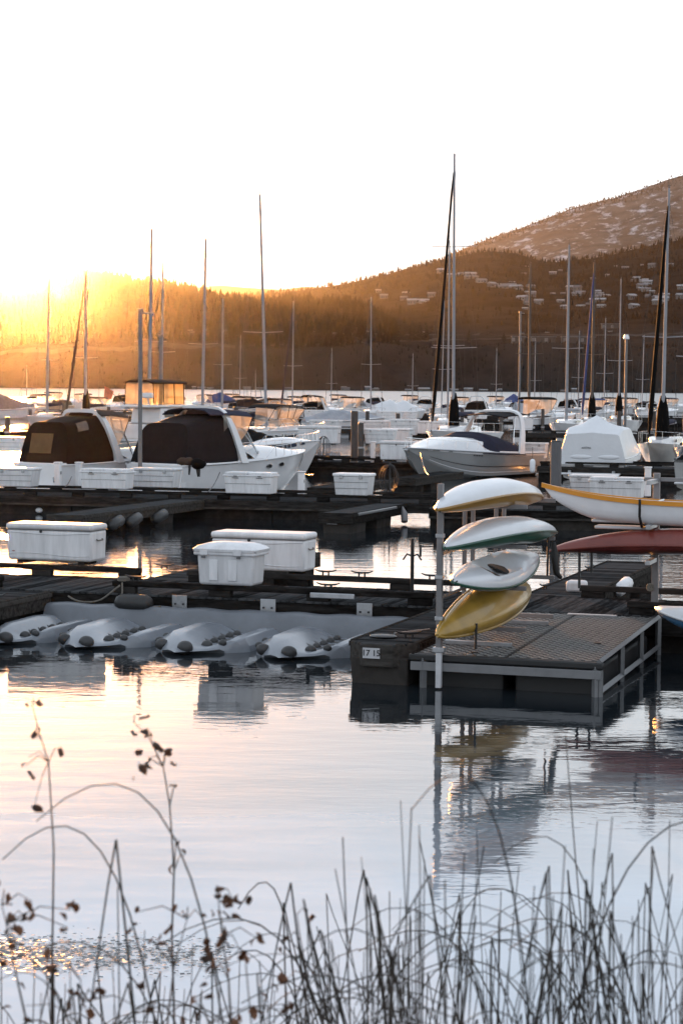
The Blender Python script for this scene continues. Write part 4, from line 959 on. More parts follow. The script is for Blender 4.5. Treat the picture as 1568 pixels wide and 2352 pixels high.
def motorboat(label, loc, rz, L=8.0, B=2.7, hull='white', s0=1.0, s1=1.45, crown_h=0.34, cabin=0.45, ws=0.62, archrise=1.45, canopy=None, top=None, cover=None,
              band_c=None, rail=True, ports=True, plat=True, name='motor_boat', lod=0, scale=1.0, deck_p=2.6, glass=M_glass, rake=0.75, fulld=0.45, archmt=None, group=None, archt=0.30):
    r = thing(name, label, 'motor boat', loc, rz, group); r.scale = (scale,) * 3
    h = Hull(L, B, s0, s1, full=fulld); build_hull(r, h, M_hullc[hull] if isinstance(hull, str) else hull, n=22 if lod == 0 else 12)
    cr_ = lambda t: crown_h * sstep((t - 0.30) / 0.2) * (1 - sstep((t - 0.62) / 0.36) * 0.95)
    MB().loft(deck_surface(h, cr_, t0=cabin - 0.05, n=22 if lod == 0 else 10, p=deck_p), False, (False, False), flip=True).build('deck', M_white, r, smooth=45)
    # cockpit: floor, coaming sides, seat
    b0 = h.hb(0.1)
    MB().box((L * (cabin - 0.05) / 2, 0, 0.42), (L * (cabin - 0.05), b0 * 1.7, 0.06)).build('cockpit_floor', M_hullc['cream'], r)
    for s in (-1, 1):
        secs = [[(L * t, s * (h.hb(t) + 0.015), h.sheer(t)), (L * t, s * (h.hb(t) + 0.0), h.sheer(t) + 0.06), (L * t, s * (h.hb(t) - 0.22), h.sheer(t) + 0.06), (L * t, s * (h.hb(t) - 0.24), 0.45)] for t in [i / 8 * cabin for i in range(9)]]
        MB().loft(secs, False, (False, False), flip=(s < 0)).build('coaming', M_white, r, smooth=40)
    MB().box((0.16, 0, (h.s0 + 0.42) / 2 + 0.02), (0.3, b0 * 1.9, h.s0 - 0.42 + 0.06)).build('transom_locker', M_white, r, bevel=0.05, seg=3)
    MB().box((0.62, 0, 0.62), (0.5, b0 * 1.4, 0.36)).build('rear_seat', M_hullc['cream'], r, bevel=0.06)
    for s in (-0.5, 0.45): MB().box((L * cabin - 0.75, s * b0, 0.85), (0.45, 0.5, 0.85)).build('helm_seat', M_hullc['cream'], r, bevel=0.08)
    if band_c:
        for s in (-1, 1): band(h, 0.0, 0.985, *band_c[1], side=s).build('hull_band', M_hullc[band_c[0]], r, smooth=30)
    secs = [(L * t, h.hb(t) + 0.03, h.sheer(t) - 0.01) for t in [i / 16 * 0.995 for i in range(17)]]
    strut(secs + [(a, -b, c) for a, b, c in secs[::-1]], 0.03 if lod == 0 else 0.035, M_galv if hull != 'white' else M_white, r, 'rub_rail', 6)
    if plat: swim_platform(r, h)
    if ports and lod < 2: portholes(r, h, (0.56, 0.66), 0.45)
    if rail: bow_rail(r, h, 0.55, posts=5 if lod == 0 else 3, rad=0.013 if lod == 0 else 0.022)
    base = tp_ = None
    if ws: base, tp_ = windshield(r, h, cabin - 0.02, ws, cr_, rake=rake, glass=glass)
    if archrise: arch(r, h, archt, archrise, mt=archmt or M_white)
    if canopy:
        c = canopy; mt = M_canv[c['c']]; xs = c.get('xs', (0.15, 0.34)); zt = c.get('zt', 1.35); n = 9
        ln = c.get('lean', 0.18); secs = []
        for i in range(n + 1):
            f = i / n; x = L * lerp(xs[0], xs[1], f); t = max(0.0, x / L); rise = zt * (c.get('bk', 0.86) + (1 - c.get('bk', 0.86)) * sstep(f * 1.6))
            secs.append(canopy_sec(x, h.hb(t) + 0.02, h.hb(t) * c.get('tw', 0.80), h.sheer(t) + c.get('z0', 0.03), h.sheer(t) + rise, lean=ln * (1 - f) + c.get('lean1', 0.0) * f))
        o = MB().loft(secs, False, (False, c.get('front', False))).build('canopy', mt, r, smooth=50)
        bs = secs[0]; m = len(bs) // 2
        bp = MB().add(bs, [tuple(range(len(bs)))[::-1]]).build('back_panel', mt, r)
        if c.get('win'):
            y0, y1, z0, z1 = c['win']; zz = h.sheer(0); q = []
            xx = L * xs[0]; f = lambda z: xx + ln * (z - zz - c.get('z0', 0.03)) - 0.012
            q = [(f(zz + z0), y0, zz + z0), (f(zz + z0), y1, zz + z0), (f(zz + z1), y1, zz + z1), (f(zz + z1), y0, zz + z1)]
            bpo = bp; me = bpo.data                       # back panel with a real opening
            outer = bs; ring = q; mb = MB(); A = outer; nA = len(A)
            cen = lambda p: math.atan2(p[2] - (zz + (z0 + z1) / 2), p[1] - (y0 + y1) / 2)
            hole = []
            for p in A:
                a = cen(p); dy, dz = math.cos(a), math.sin(a); hy, hz_ = (y1 - y0) / 2, (z1 - z0) / 2
                k = min(abs(hy / dy) if abs(dy) > 1e-6 else 9, abs(hz_ / dz) if abs(dz) > 1e-6 else 9)
                z = zz + (z0 + z1) / 2 + dz * k; hole.append((f(z) + 0.012, (y0 + y1) / 2 + dy * k, z))
            corners = [(f(zz + z0) + .012, y1, zz + z0), (f(zz + z0) + .012, y0, zz + z0)]
            mb.loft([A, hole], closed=False, cap=(False, False)); k = len(mb.v)
            nv = len(A); mb.add([A[0], A[-1], hole[0], hole[-1], corners[0], corners[1]] if hole[0][1] > hole[-1][1] else [A[-1], A[0], hole[-1], hole[0], corners[0], corners[1]], [(0, 2, 4), (1, 5, 3), (0, 4, 5, 1)])
            bpo.data = mb.mesh('back_panel', 0, mt)
            w_ = MB().add(q, [(0, 1, 2, 3)]).build('window', M_amber, bpo)
        if c.get('sidewin'):
            for t0, t1, f0, f1 in c['sidewin']:
                for s in (-1, 1):
                    rows = []
                    for i in range(3):
                        x = lerp(t0, t1, i / 2); k = (x - xs[0]) / (xs[1] - xs[0]) * n; i0 = int(max(0, min(n - 1, k))); fr = k - i0
                        row = []
                        for g in range(4):
                            fz = lerp(f0, f1, g / 3) * (len(bs) // 2); j0 = int(fz); fj = fz - j0
                            def pt(a, b): return secs[a][b] if s > 0 else secs[a][len(bs) - 1 - b]
                            p = [lerp(lerp(pt(i0, j0)[d], pt(i0 + 1, j0)[d], fr), lerp(pt(i0, j0 + 1)[d], pt(i0 + 1, j0 + 1)[d], fr), fj) for d in range(3)]
                            row.append((p[0], p[1] + s * 0.02, p[2] + 0.004))
                        rows.append(row)
                    MB().loft(rows, False, (False, False), flip=s > 0).build('side_window', mat('smoky_vinyl', (0.07, 0.05, 0.035), 0.2, var=0.3), o)
    if top:                      # soft top from the arch to the windscreen, clear panels below
        tcol, x0, x1, z = top; mt = M_canv[tcol]; secs = []
        for i in range(8):
            f = i / 7; x = lerp(L * x0, L * x1, f); t = x / L; zz = h.sheer(t) + z - 0.16 * f * f
            w_ = min(h.hb(t), h.hb(0.4)) * lerp(0.86, 0.80, f); row = [(x, w_ * (2 * k / 8 - 1), zz + 0.13 * (1 - abs(2 * k / 8 - 1) ** 2.4) - (0.10 if k in (0, 8) else 0)) for k in range(9)]
            secs.append(row + [(a, b * 0.98, c - 0.03) for a, b, c in row[::-1]])
        tp = MB().loft(secs).build('soft_top', mt, r, smooth=50)
        if tp_:
            n2 = len(tp_); edge = [secs[-1][k] for k in range(9)]
            for seg in range(4):
                k0, k1 = seg * 2, seg * 2 + 2; t0_, t1_ = int(seg * (n2 - 1) / 4), int((seg + 1) * (n2 - 1) / 4)
                q = MB().add([tp_[t0_], tp_[t1_], edge[k1], edge[k0]], [(0, 1, 2, 3)]).build('clear_panel', M_clear, r)
                strut([tp_[t0_], edge[k0]], 0.022, mt, q, 'panel_edge', 4)
                if seg == 3: strut([tp_[t1_], edge[k1]], 0.022, mt, q, 'panel_edge', 4)
            for s, e0 in ((0, secs), (8, secs)):
                q = MB().add([tp_[0 if s == 0 else -1], secs[-1][s], secs[2][s], (L * lerp(x0, x1, 2/7), secs[2][s][1] * 1.1, h.sheer(0.35) + 0.08)], [(0, 1, 2, 3)]).build('clear_side_panel', M_clear, r)
    if cover:                    # fitted tarp: (colour, x0, x1, ridge heights list)
        cc, x0, x1, hs_, wf = cover; secs = []; n = 24
        for i in range(n + 1):
            f = i / n; t = lerp(x0, x1, f); zz = pl(hs_, f); b = max(0.02, h.hb(min(0.999, max(0, t))) + 0.04); z0 = h.sheer(max(0, t)) - 0.10; row = []
            for k in range(13):
                a = 2 * k / 12 - 1; q = 1 - abs(a) ** wf; sag = -0.05 * math.sin(f * 19) ** 2 * (1 - abs(a)) 
                row.append((L * t, b * a, z0 + zz * q + sag))
            secs.append(row)
        o = MB().loft(secs, False, (True, True), flip=True).build('fitted_cover', M_canv[cc], r, smooth=55)
    return r
H_AWAY = math.pi / 2 - TH; H_TO = H_AWAY + math.pi

# --- the left cruiser with the black canopy
pA = at(118, 1150, 0.0)
bA = motorboat('white cruiser with black canopy and amber rear window at left', pA + E2 * 1.4 - E1 * 1.25, H_AWAY - 0.30, L=8.6, B=2.5, s0=1.2, s1=1.6, cabin=0.47, ws=0.95, archrise=1.88, archt=0.35,
    canopy=dict(c='black', xs=(0.03, 0.31), zt=1.66, bk=0.90, tw=0.80, lean=0.22, z0=0.0, win=(-0.35, 0.72, 0.38, 1.08), sidewin=[(0.10, 0.17, 0.28, 0.60)]), top=('brown', 0.26, 0.44, 1.78))
MB().tube([(0.05, -0.75, 0.75), (-0.35, -1.15, 0.62)], 0.03, 6).build('davit', M_galv, bA)
# --- the dark covered cruiser
pB = at(392, 1152, 0.0)
bB = motorboat('large white cruiser with charcoal cockpit cover and navy soft top', pB + E2 * 1.2 - E1 * 1.15, H_AWAY - 0.34, L=8.4, B=2.85, s0=1.22, s1=1.6, crown_h=0.42, cabin=0.52, ws=0.95, archrise=2.0, archt=0.385, rake=0.95,
    canopy=dict(c='charcoal', xs=(0.02, 0.345), zt=1.72, bk=0.86, tw=0.83, lean=0.30, z0=-0.05), top=('navy', 0.20, 0.48, 1.84))
h = Hull(9.6, 3.15, 1.22, 1.6)
a_, _ = h.section(0.0)
em = MB().ball((-0.02, -0.05, 0.82), (0.02, 0.10, 0.10), 12, 8).build('transom_emblem', mat('copper_emblem', (0.35, 0.09, 0.03), 0.35, var=0.2), bB)
MB().box((-0.015, -0.05, 0.6), (0.012, 0.34, 0.035)).build('transom_lettering', M_seam, bB); MB().box((-0.015, -0.05, 0.52), (0.012, 0.26, 0.03)).build('transom_lettering', M_seam, bB)
ob = thing('outboard_motor', 'dark wrapped outboard motor clamped on the covered cruiser stern rail', 'outboard motor', at(437, 1066, 1.45) + E2 * 0.2, RZ)
def lump(c, r, seed):
    mb = MB(); mb.ball(c, r, 16, 12); mb.v = [tuple(Vector(p) + (Vector(p) - Vector(c)) * 0.28 * nz(p[0] * 7 + seed, p[1] * 7 + p[2] * 5, 1.0, 3)) for p in mb.v]; return mb
lump((0.22, 0, 0.0), (0.26, 0.20, 0.19), 1).build('cowling', M_canv['black'], ob, 60); lump((-0.24, 0, 0.07), (0.30, 0.17, 0.15), 5).build('wrapped_part', M_canv['brown'], ob, 60)
MB().tube([(0.2, 0, -0.1), (0.22, 0, -0.42)], [0.09, 0.05], 8).build('shaft', M_dark, ob); MB().tube([(-0.1, 0, -0.05), (-0.12, 0, -0.36)], [0.05, 0.03], 8).build('bracket', M_dark, ob)
# fenders and a small rail light on the bow of that cruiser handled by its bow rail

# --- the enclosed canvas cruiser behind
pC = at(590, 1034, 0.0)
motorboat('white cruiser with dark hull band and full canvas enclosure right of the covered cruiser', pC, -0.95, L=7.4, B=2.8, s0=1.2, s1=1.5, cabin=0.46, ws=0.62, archrise=0, band_c=('dark', (0.30, 0.72)), top=('charcoal', 0.10, 0.50, 1.62), glass=M_clear, scale=1.0)
# bow between them: a white boat with a blue stripe
pD = at(668, 1092, 0.0)
motorboat('small white boat with blue stripe, its bow just right of the covered cruiser', pD - E2 * 7.2 * 0.0 + Vector((-3.4, 4.4, 0)), -0.75, L=6.4, B=2.4, s0=1.15, s1=1.6, band_c=('navy', (0.74, 0.95)), ws=0, archrise=0, rail=True, cover=('black', 0.02, 0.62, [(0, 0.5), (0.4, 1.0), (0.8, 0.6), (1, 0.2)], 1.4))

# --- the silver cruiser
pS = at(1085, 1104, 0.0)
bS = motorboat('silver hulled cruiser with navy cockpit cover and swept arch, bow toward the camera', pS + E2 * 7.6 + E1 * 0.05, H_TO - 0.30, L=9.2, B=3.4, s0=1.05, s1=1.42, hull='silver', crown_h=0.62, cabin=0.46, ws=0, archrise=1.95, archt=0.25,
    cover=('navy', 0.20, 0.60, [(0, 0.62), (0.3, 0.85), (0.65, 1.02), (1, 0.66)], 3.6), ports=False, band_c=('white', (0.88, 1.0)), deck_p=4.5)
tp_s = MB(); hS = Hull(9.2, 3.4, 1.05, 1.42)
secs = []
for i in range(7):
    x = lerp(0.9, 3.0, i / 6); secs.append([(x, 1.2 * (2*k/8 - 1), 2.82 + 0.12 * (1 - (2*k/8 - 1) ** 2) - 0.1 * (i / 6) ** 2) for k in range(9)])
MB().loft([s + [(a, b * .97, c - 0.04) for a, b, c in s[::-1]] for s in secs]).build('bimini_top', M_canv['charcoal'], bS, smooth=50)
for y in (-0.8, 0.8): MB().tube([(2.2, y * 1.5, 1.4), (1.9, y * 1.35, 2.8)], 0.02, 5).build('bimini_strut', M_steel, bS)
for s in (-1, 1):
    for zf in (0.12, 0.36): band(hS, 0.06, 0.90, zf, zf + 0.035, 0.012, side=s).build('hull_stripe', M_white if zf < .2 else M_frame, bS)
MB().tube([(8.95, 0, 1.48), (9.25, 0, 1.3), (9.05, 0, 1.05)], [0.05, 0.09, 0.04], 8).build('anchor', M_galv, bS, 50)
for s in (-1, 1):
    for t0 in (0.600, 0.618, 0.636, 0.654): band(hS, t0, t0 + 0.011, 0.80, 0.86, 0.013, n=2, side=s).build('registration_mark', M_frame, bS)
for t, s in ((0.80, -1), (0.72, -1)):
    MB().tube([(9.2*t, s*(hS.hb(t) - .2), hS.sheer(t) + .02), (9.2*t, s*(hS.hb(t) - .2), hS.sheer(t) + .34)], 0.014, 5).build('stanchion', M_steel, bS)

# --- the shrink wrapped boat
pW = at(1330, 1103, 0.0)
bW = motorboat('white shrink wrapped boat with peaked cover right of the thick grey pile', pW + E2 * 0.5 + E1 * 0.45, H_AWAY + 0.04, L=7.6, B=3.05, s0=0.95, s1=1.45, ws=0, archrise=0, rail=False, ports=False, plat=True)
hW = Hull(7.6, 3.05, 0.95, 1.45); secs = []
for i in range(33):
    f = i / 32; t = -0.012 + f * 0.985; tt = max(0.0, min(0.995, t)); b = hW.hb(tt) + 0.05; zb = hW.sheer(tt) - 0.28 - 0.08 * math.sin(f * 40) * (i % 2)
    ze = pl([(0, 2.02), (0.10, 2.28), (0.34, 2.30), (0.42, 2.12), (0.62, 1.95), (0.8, 1.72), (1, 1.42)], f); zr = pl([(0, 2.10), (0.06, 2.36), (0.155, 2.86), (0.2, 2.66), (0.34, 2.52), (0.44, 2.28), (0.62, 2.2), (0.8, 1.95), (1, 1.5)], f)
    be = b * pl([(0, 0.80), (0.12, 0.86), (0.4, 0.84), (0.7, 0.72), (1, 0.5)], f); j = 0.03 * nz(f * 9, 2, 1.0, 2)
    half = [(b, zb), (b * 1.01, zb + 0.10), (lerp(b, be, 0.35) + j, lerp(zb, ze, 0.45)), (be + j, ze - 0.07), (be * 0.93, ze), (be * 0.45, lerp(ze, zr, 0.42)), (0.0, zr)]
    secs.append([(7.6 * t, y, z) for y, z in half] + [(7.6 * t, -y, z) for y, z in half[-2::-1]])
MB().loft(secs, False, (True, True)).build('fitted_cover', M_canv['white'], bW, smooth=28)
pf_ = MB()
for y in (-0.75, 0.5): pf_.ball((-0.09, y, 1.02), (0.05, 0.5, 0.10), 12, 8)
pf_.build('cover_fold', M_canv['white'], bW, 60)
MB().box((-0.03, 0.2, 0.62), (0.04, 0.5, 0.05)).build('transom_lettering', M_seam, bW)
lg = MB()
for q in (0, 1):
    lg.tube([(-0.115, 0.25 + 0.42 * (i / 12) - 0.2, 1.42 + 0.035 * math.sin(math.pi * i / 12) - 0.05 * q * (0.4 + 0.6 * math.cos(math.pi * (i / 12 - .5)))) for i in range(13)], 0.009, 4)
lg.build('cover_emblem', M_seam, bW)
for y in (-1.0, 0.95): MB().box((-0.25, y, 0.37), (0.3, 0.12, 0.10)).build('trim_tab', M_galv, bW)
# dark framed boat at the right edge
motorboat('grey covered runabout at the right edge behind the rack post', at(1600, 1130, 0.0) + E2 * 1.5, H_AWAY, L=6.5, B=2.5, hull='silver', s0=1.2, s1=1.4, ws=0, archrise=0, rail=False, cover=('charcoal', 0.0, 0.9, [(0, 0.45), (0.3, 0.6), (1, 0.1)], 3.0))
# ------------------------------------------------------------------ rows of boats behind
def plan(px, Y): d = ray(px, 890); return Vector((d.x / d.y * Y, Y, 0))
def far_dock(label, Y, x0, x1):
    a, b = plan(x0, Y), plan(x1, Y); L = (b - a).length; c = (a + b) / 2
    r = thing('floating_dock', label, 'dock', (c.x, c.y, 0), RZ * 0.6, 'far dock rows')
    mb = MB(); MB().box((0, 0, 0.5), (L, 2.2, 0.10)).build('deck', M_plank, r)
    for y in (-1.15, 1.15): MB().box((0, y, 0.40), (L, 0.1, 0.34)).build('edge_beam', M_timber, r)
    MB().box((0, -1.05, 0.76), (L, 0.14, 0.10)).build('bull_rail', M_timber, r)
    for i in range(int(L / 2.2)): MB().box((-L / 2 + 1 + i * 2.2, -1.05, 0.63), (0.4, 0.14, 0.17)).build('rail_block', M_timber, r)
    for i in range(int(L / 4)): MB().box((-L / 2 + 2 + i * 4, 0, 0.1), (2.4, 1.9, 0.5)).build('float', M_conc, r)
far_dock('dock row behind the twin brown piles at centre', 168, 560, 1150)
far_dock('dock row in the middle distance among cruisers at left', 150, -80, 330)
far_dock('dock row at right beyond the shrink wrapped boat', 158, 1180, 1700)
far_dock('farthest dock row under the tarped boats', 262, -60, 1640)
far_dock('dock row just before the farthest one', 215, 640, 1640)

FB = [  # x centre, width px, heading, options, label
 (80, 74, 2.3, dict(top=('brown', 0.06, 0.46, 1.5), archrise=0), 'small white cruiser with brown soft top, farthest left on the water'),
 (180, 66, 2.2, dict(top=('brown', 0.06, 0.46, 1.5), archrise=0), 'white cruiser with soft top left of the flag'),
 (22, 96, 0.6, dict(cover=('slate', 0.0, 0.95, [(0, 1.6), (0.3, 2.1), (1, 0.3)], 1.1), ws=0, archrise=0), 'grey tented boat at the left edge'),
 (245, 84, 0.9, dict(top=('brown', 0.05, 0.45, 1.35), archrise=1.2), 'low cruiser with dark top just right of the black canopied cruiser arch'),
 (462, 66, 2.0, dict(top=('brown', 0.05, 0.45, 1.5), archrise=0), 'small cruiser with bimini right of the flybridge cruiser'),
 (516, 62, 0.8, dict(cover=('blue', 0.0, 0.9, [(0, 1.5), (0.4, 2.0), (1, 0.4)], 1.05), ws=0, archrise=0), 'blue grey tented boat left of the tall leaning mast'),
 (582, 84, 0.9, dict(top=('black', 0.05, 0.42, 1.6), archrise=1.3), 'runabout with black bimini just left of the tall leaning mast'),
 (585, 86, 0.7, dict(cover=('charcoal', 0.0, 0.9, [(0, 1.3), (0.5, 1.5), (1, 0.3)], 2.0), ws=0, archrise=0), 'dark covered boat behind the canvas enclosed cruiser'),
 (660, 94, 1.0, dict(top=('brown', 0.05, 0.45, 1.5), archrise=1.3), 'white cruiser with brown top right of the tall leaning mast'),
 (745, 92, 0.95, dict(canopy=dict(c='black', xs=(0.04, 0.32), zt=1.2), top=('black', 0.02, 0.3, 1.9), archrise=1.9), 'white cruiser with tall arch and black cockpit cover at centre'),
 (828, 80, 0.9, dict(top=('charcoal', 0.04, 0.45, 1.6), archrise=0, cover=('grey', 0.5, 0.95, [(0, 1.3), (0.5, 0.7), (1, 0.2)], 1.2)), 'cruiser with glowing canvas windows and grey tarp right of the tall arch cruiser'),
 (918, 96, 0.5, dict(cover=('white', 0.0, 0.96, [(0, 1.1), (0.35, 1.7), (0.45, 1.2), (0.6, 1.55), (0.75, 1.0), (1, 0.2)], 1.5), ws=0, archrise=0), 'white tarped boat with two peaks at centre'),
 (985, 62, 1.2, dict(canopy=dict(c='black', xs=(0.05, 0.3), zt=0.9), archrise=1.4), 'small white cruiser left of the tallest mast'),
 (1108, 82, 1.1, dict(canopy=dict(c='black', xs=(0.05, 0.36), zt=1.2), archrise=1.9), 'white cruiser with white arch right of the tallest mast'),
 (1186, 58, 0.9, dict(cover=('blue', 0.0, 0.9, [(0, 1.2), (0.4, 2.1), (1, 0.4)], 1.0), ws=0, archrise=0), 'small blue tented boat right of centre'),
 (1262, 122, 0.75, dict(hull='white', band_c=('dark', (0.0, 0.55)), top=('black', 0.04, 0.48, 1.85), archrise=0, s0=1.3, s1=1.8), 'big white cruiser with black canvas and glowing windows at right'),
 (1238, 92, 0.35, dict(cover=('grey', 0.05, 0.5, [(0, 1.5), (0.5, 1.2), (1, 0.2)], 1.2), ws=0, archrise=0), 'white boat with crumpled grey tarp left of the thick grey pile'),
 (1376, 90, 0.9, dict(top=('blue', 0.02, 0.5, 1.75), archrise=0), 'boat with blue bimini behind the shrink wrapped boat'),
 (1458, 70, 0.8, dict(top=('black', 0.04, 0.42, 1.6), archrise=0), 'boat with black bimini right of the shrink wrapped boat'),
 (792, 130, 0.2, dict(cover=('grey', 0.0, 0.97, [(0, 0.5), (0.35, 1.1), (0.7, 0.8), (1, 0.15)], 1.6), ws=0, archrise=0, rail=False), 'low boat under a silvery grey tarp behind the twin brown piles'),
 (30, 88, 2.4, dict(hull='tan', ws=0.5, archrise=0), 'small tan boat at the left edge above the black canopied cruiser'),
 (120, 76, 2.4, dict(hull='tan', canopy=dict(c='brown', xs=(0.05, 0.3), zt=0.8), archrise=0), 'tan hulled boat behind the black canopied cruiser'),
 (1150, 84, 0.9, dict(ws=0.5, archrise=0), 'low open white boat left of the crumpled grey tarp boat'),
 (1040, 76, 0.7, dict(ws=0.5, archrise=0), 'low white boat behind the bow of the silver cruiser'),
 (1520, 84, 0.8, dict(ws=0.5, archrise=1.2), 'white cruiser at the far right beyond the sailboats'),
]
FB += [
 (140, 60, 0.9, dict(top=('black', 0.04, 0.45, 1.6), archrise=0), 'far cruiser with black top between two masts at left'),
 (300, 62, 0.9, dict(canopy=dict(c='black', xs=(0.03, 0.36), zt=1.3), archrise=1.6), 'far cruiser with black cockpit cover left of the tall grey pole'),
 (420, 84, 0.8, dict(top=('charcoal', 0.04, 0.45, 1.5), band_c=('dark', (0.0, 0.5)), archrise=0), 'dark banded cruiser behind the navy soft top'),
 (545, 58, 0.9, dict(top=('black', 0.04, 0.45, 1.5), archrise=0), 'far cruiser with black top left of the leaning mast foot'),
 (625, 66, 0.8, dict(band_c=('navy', (0.0, 0.6)), cover=('charcoal', 0.0, 0.8, [(0, 0.8), (0.5, 1.2), (1, 0.2)], 2.0), ws=0, archrise=0), 'navy banded boat under dark cover right of the leaning mast'),
 (700, 70, 0.9, dict(top=('black', 0.04, 0.45, 1.4), archrise=1.3), 'cruiser with black soft top left of the tall arch cruiser'),
 (790, 58, 0.9, dict(top=('navy', 0.04, 0.45, 1.5), archrise=0), 'far cruiser with navy top between the arch cruiser and glowing canvas cruiser'),
 (880, 64, 0.8, dict(canopy=dict(c='charcoal', xs=(0.03, 0.36), zt=1.2), archrise=1.5), 'far cruiser with charcoal cover left of the white tarped boat'),
 (955, 58, 0.8, dict(top=('black', 0.04, 0.45, 1.5), archrise=0), 'far cruiser with black top right of the white tarped boat'),
 (1070, 64, 0.9, dict(hull='dark', top=('black', 0.04, 0.45, 1.4), archrise=0), 'dark hulled boat just right of the tallest mast foot'),
 (1150, 60, 0.9, dict(top=('charcoal', 0.04, 0.45, 1.5), archrise=0), 'far cruiser with charcoal top left of the blue tented boat'),
 (1215, 70, 0.7, dict(hull='navy', cover=('charcoal', 0.0, 0.85, [(0, 0.9), (0.5, 1.2), (1, 0.2)], 2.0), ws=0, archrise=0), 'navy boat under charcoal cover left of the big black canvas cruiser'),
 (1325, 72, 0.8, dict(canopy=dict(c='black', xs=(0.03, 0.4), zt=1.3), band_c=('dark', (0.0, 0.5)), archrise=1.5), 'dark banded cruiser with black cover left of the shrink wrap peak'),
 (1415, 64, 0.8, dict(top=('black', 0.04, 0.45, 1.5), archrise=0), 'far cruiser with black top between blue bimini and black bimini boats'),
 (1500, 72, 0.8, dict(hull='dark', canopy=dict(c='black', xs=(0.03, 0.4), zt=1.1), archrise=0), 'dark boat with black cover left of the tall mast near the right edge'),
 (1550, 64, 0.8, dict(top=('navy', 0.04, 0.45, 1.5), archrise=0), 'far cruiser with navy top at the right edge'),
]
for x, wpx, hd, op, lab in FB:
    Y = F * 4.9 / wpx; op = dict(op); p = plan(x, Y); hv = Vector((math.cos(hd), math.sin(hd), 0)); L_ = op.pop('L', 7.2)
    motorboat(lab, p - hv * (L_ / 2), hd, L=L_, B=op.pop('B', 2.6), lod=2, ports=False, s0=op.pop('s0', 1.05), s1=op.pop('s1', 1.45), **op)
# flybridge cruiser
pf = plan(372, 142); hd = H_AWAY - 0.25
fb = motorboat('flybridge cruiser with clear canvas upper deck behind the navy soft top', pf - Vector((math.cos(hd), math.sin(hd), 0)) * 3.5, hd, L=9.5, B=3.3, s0=1.35, s1=1.8, lod=1, ws=0.7, archrise=0, ports=False)
MB().box((3.6, 0, 1.95), (3.6, 2.5, 1.1), taper=1.08).build('cabin', M_white, fb, bevel=0.12, seg=3)
for s in (-1, 1): MB().box((3.6, s * 1.29, 2.05), (2.9, 0.04, 0.5)).build('cabin_window', M_port, fb)
MB().box((2.9, 0, 2.62), (4.6, 2.7, 0.18)).build('upper_deck', M_white, fb, bevel=0.06, seg=3)
for x0, x1 in ((1.0, 2.1), (2.15, 3.3), (3.35, 4.4)):
    for s in (-1, 1): MB().add([(x0, s * 1.25, 2.75), (x1, s * 1.25, 2.75), (x1, s * 1.18, 4.25), (x0, s * 1.18, 4.25)], [(0, 1, 2, 3)]).build('clear_panel', M_amber, fb)
for x in (1.0, 4.4): MB().add([(x, -1.25, 2.75), (x, 1.25, 2.75), (x, 1.18, 4.25), (x, -1.18, 4.25)], [(0, 1, 2, 3)]).build('clear_panel', M_clear, fb)
for x in (1.0, 2.12, 3.32, 4.4):
    for s in (-1, 1): MB().tube([(x, s * 1.26, 2.72), (x, s * 1.19, 4.28)], 0.035, 5).build('frame_tube', M_canv['charcoal'], fb)
secs = []
for i in range(7):
    x = lerp(0.8, 4.7, i / 6); row = [(x, 1.28 * (2*k/8 - 1), 4.25 + 0.22 * (1 - abs(2*k/8 - 1) ** 2.2)) for k in range(9)]; secs.append(row + [(a, b, c - 0.10) for a, b, c in row[::-1]])
MB().loft(secs).build('soft_top', M_canv['charcoal'], fb, smooth=50)
MB().box((0.7, -0.9, 3.35), (0.35, 0.95, 0.38)).build('radar_dome', M_white, fb, bevel=0.1, seg=3)
MB().tube([(0.9, -0.9, 2.7), (0.75, -0.9, 3.2)], 0.06, 6).build('radar_post', M_white, fb)
fg = thing('flag', 'tattered orange red flag on a slanting staff at left', 'flag', plan(253, 205) + Vector((0, 0, 3.2)), 0)
secs = [[(-0.5 + 0.9 * i / 8, 0.09 * math.sin(i * 1.3), 0.75 - 1.0 * (i / 8) * 0.55), (-0.62 + 0.75 * i / 8, 0.1 * math.sin(i * 1.1 + 1), -0.35 - 0.25 * (i / 8) + 0.05 * math.sin(i * 2))] for i in range(9)]
MB().loft(secs, False, (False, False)).build('cloth', mat('faded_orange_flag', (0.42, 0.13, 0.07), 0.8, var=0.4, vs_=3), fg, 60)
MB().tube([(-0.55, 0, 0.85), (-0.35, 0, 0.6), (2.6, 0.0, -2.1)], 0.025, 5).build('staff', M_dark, fg)

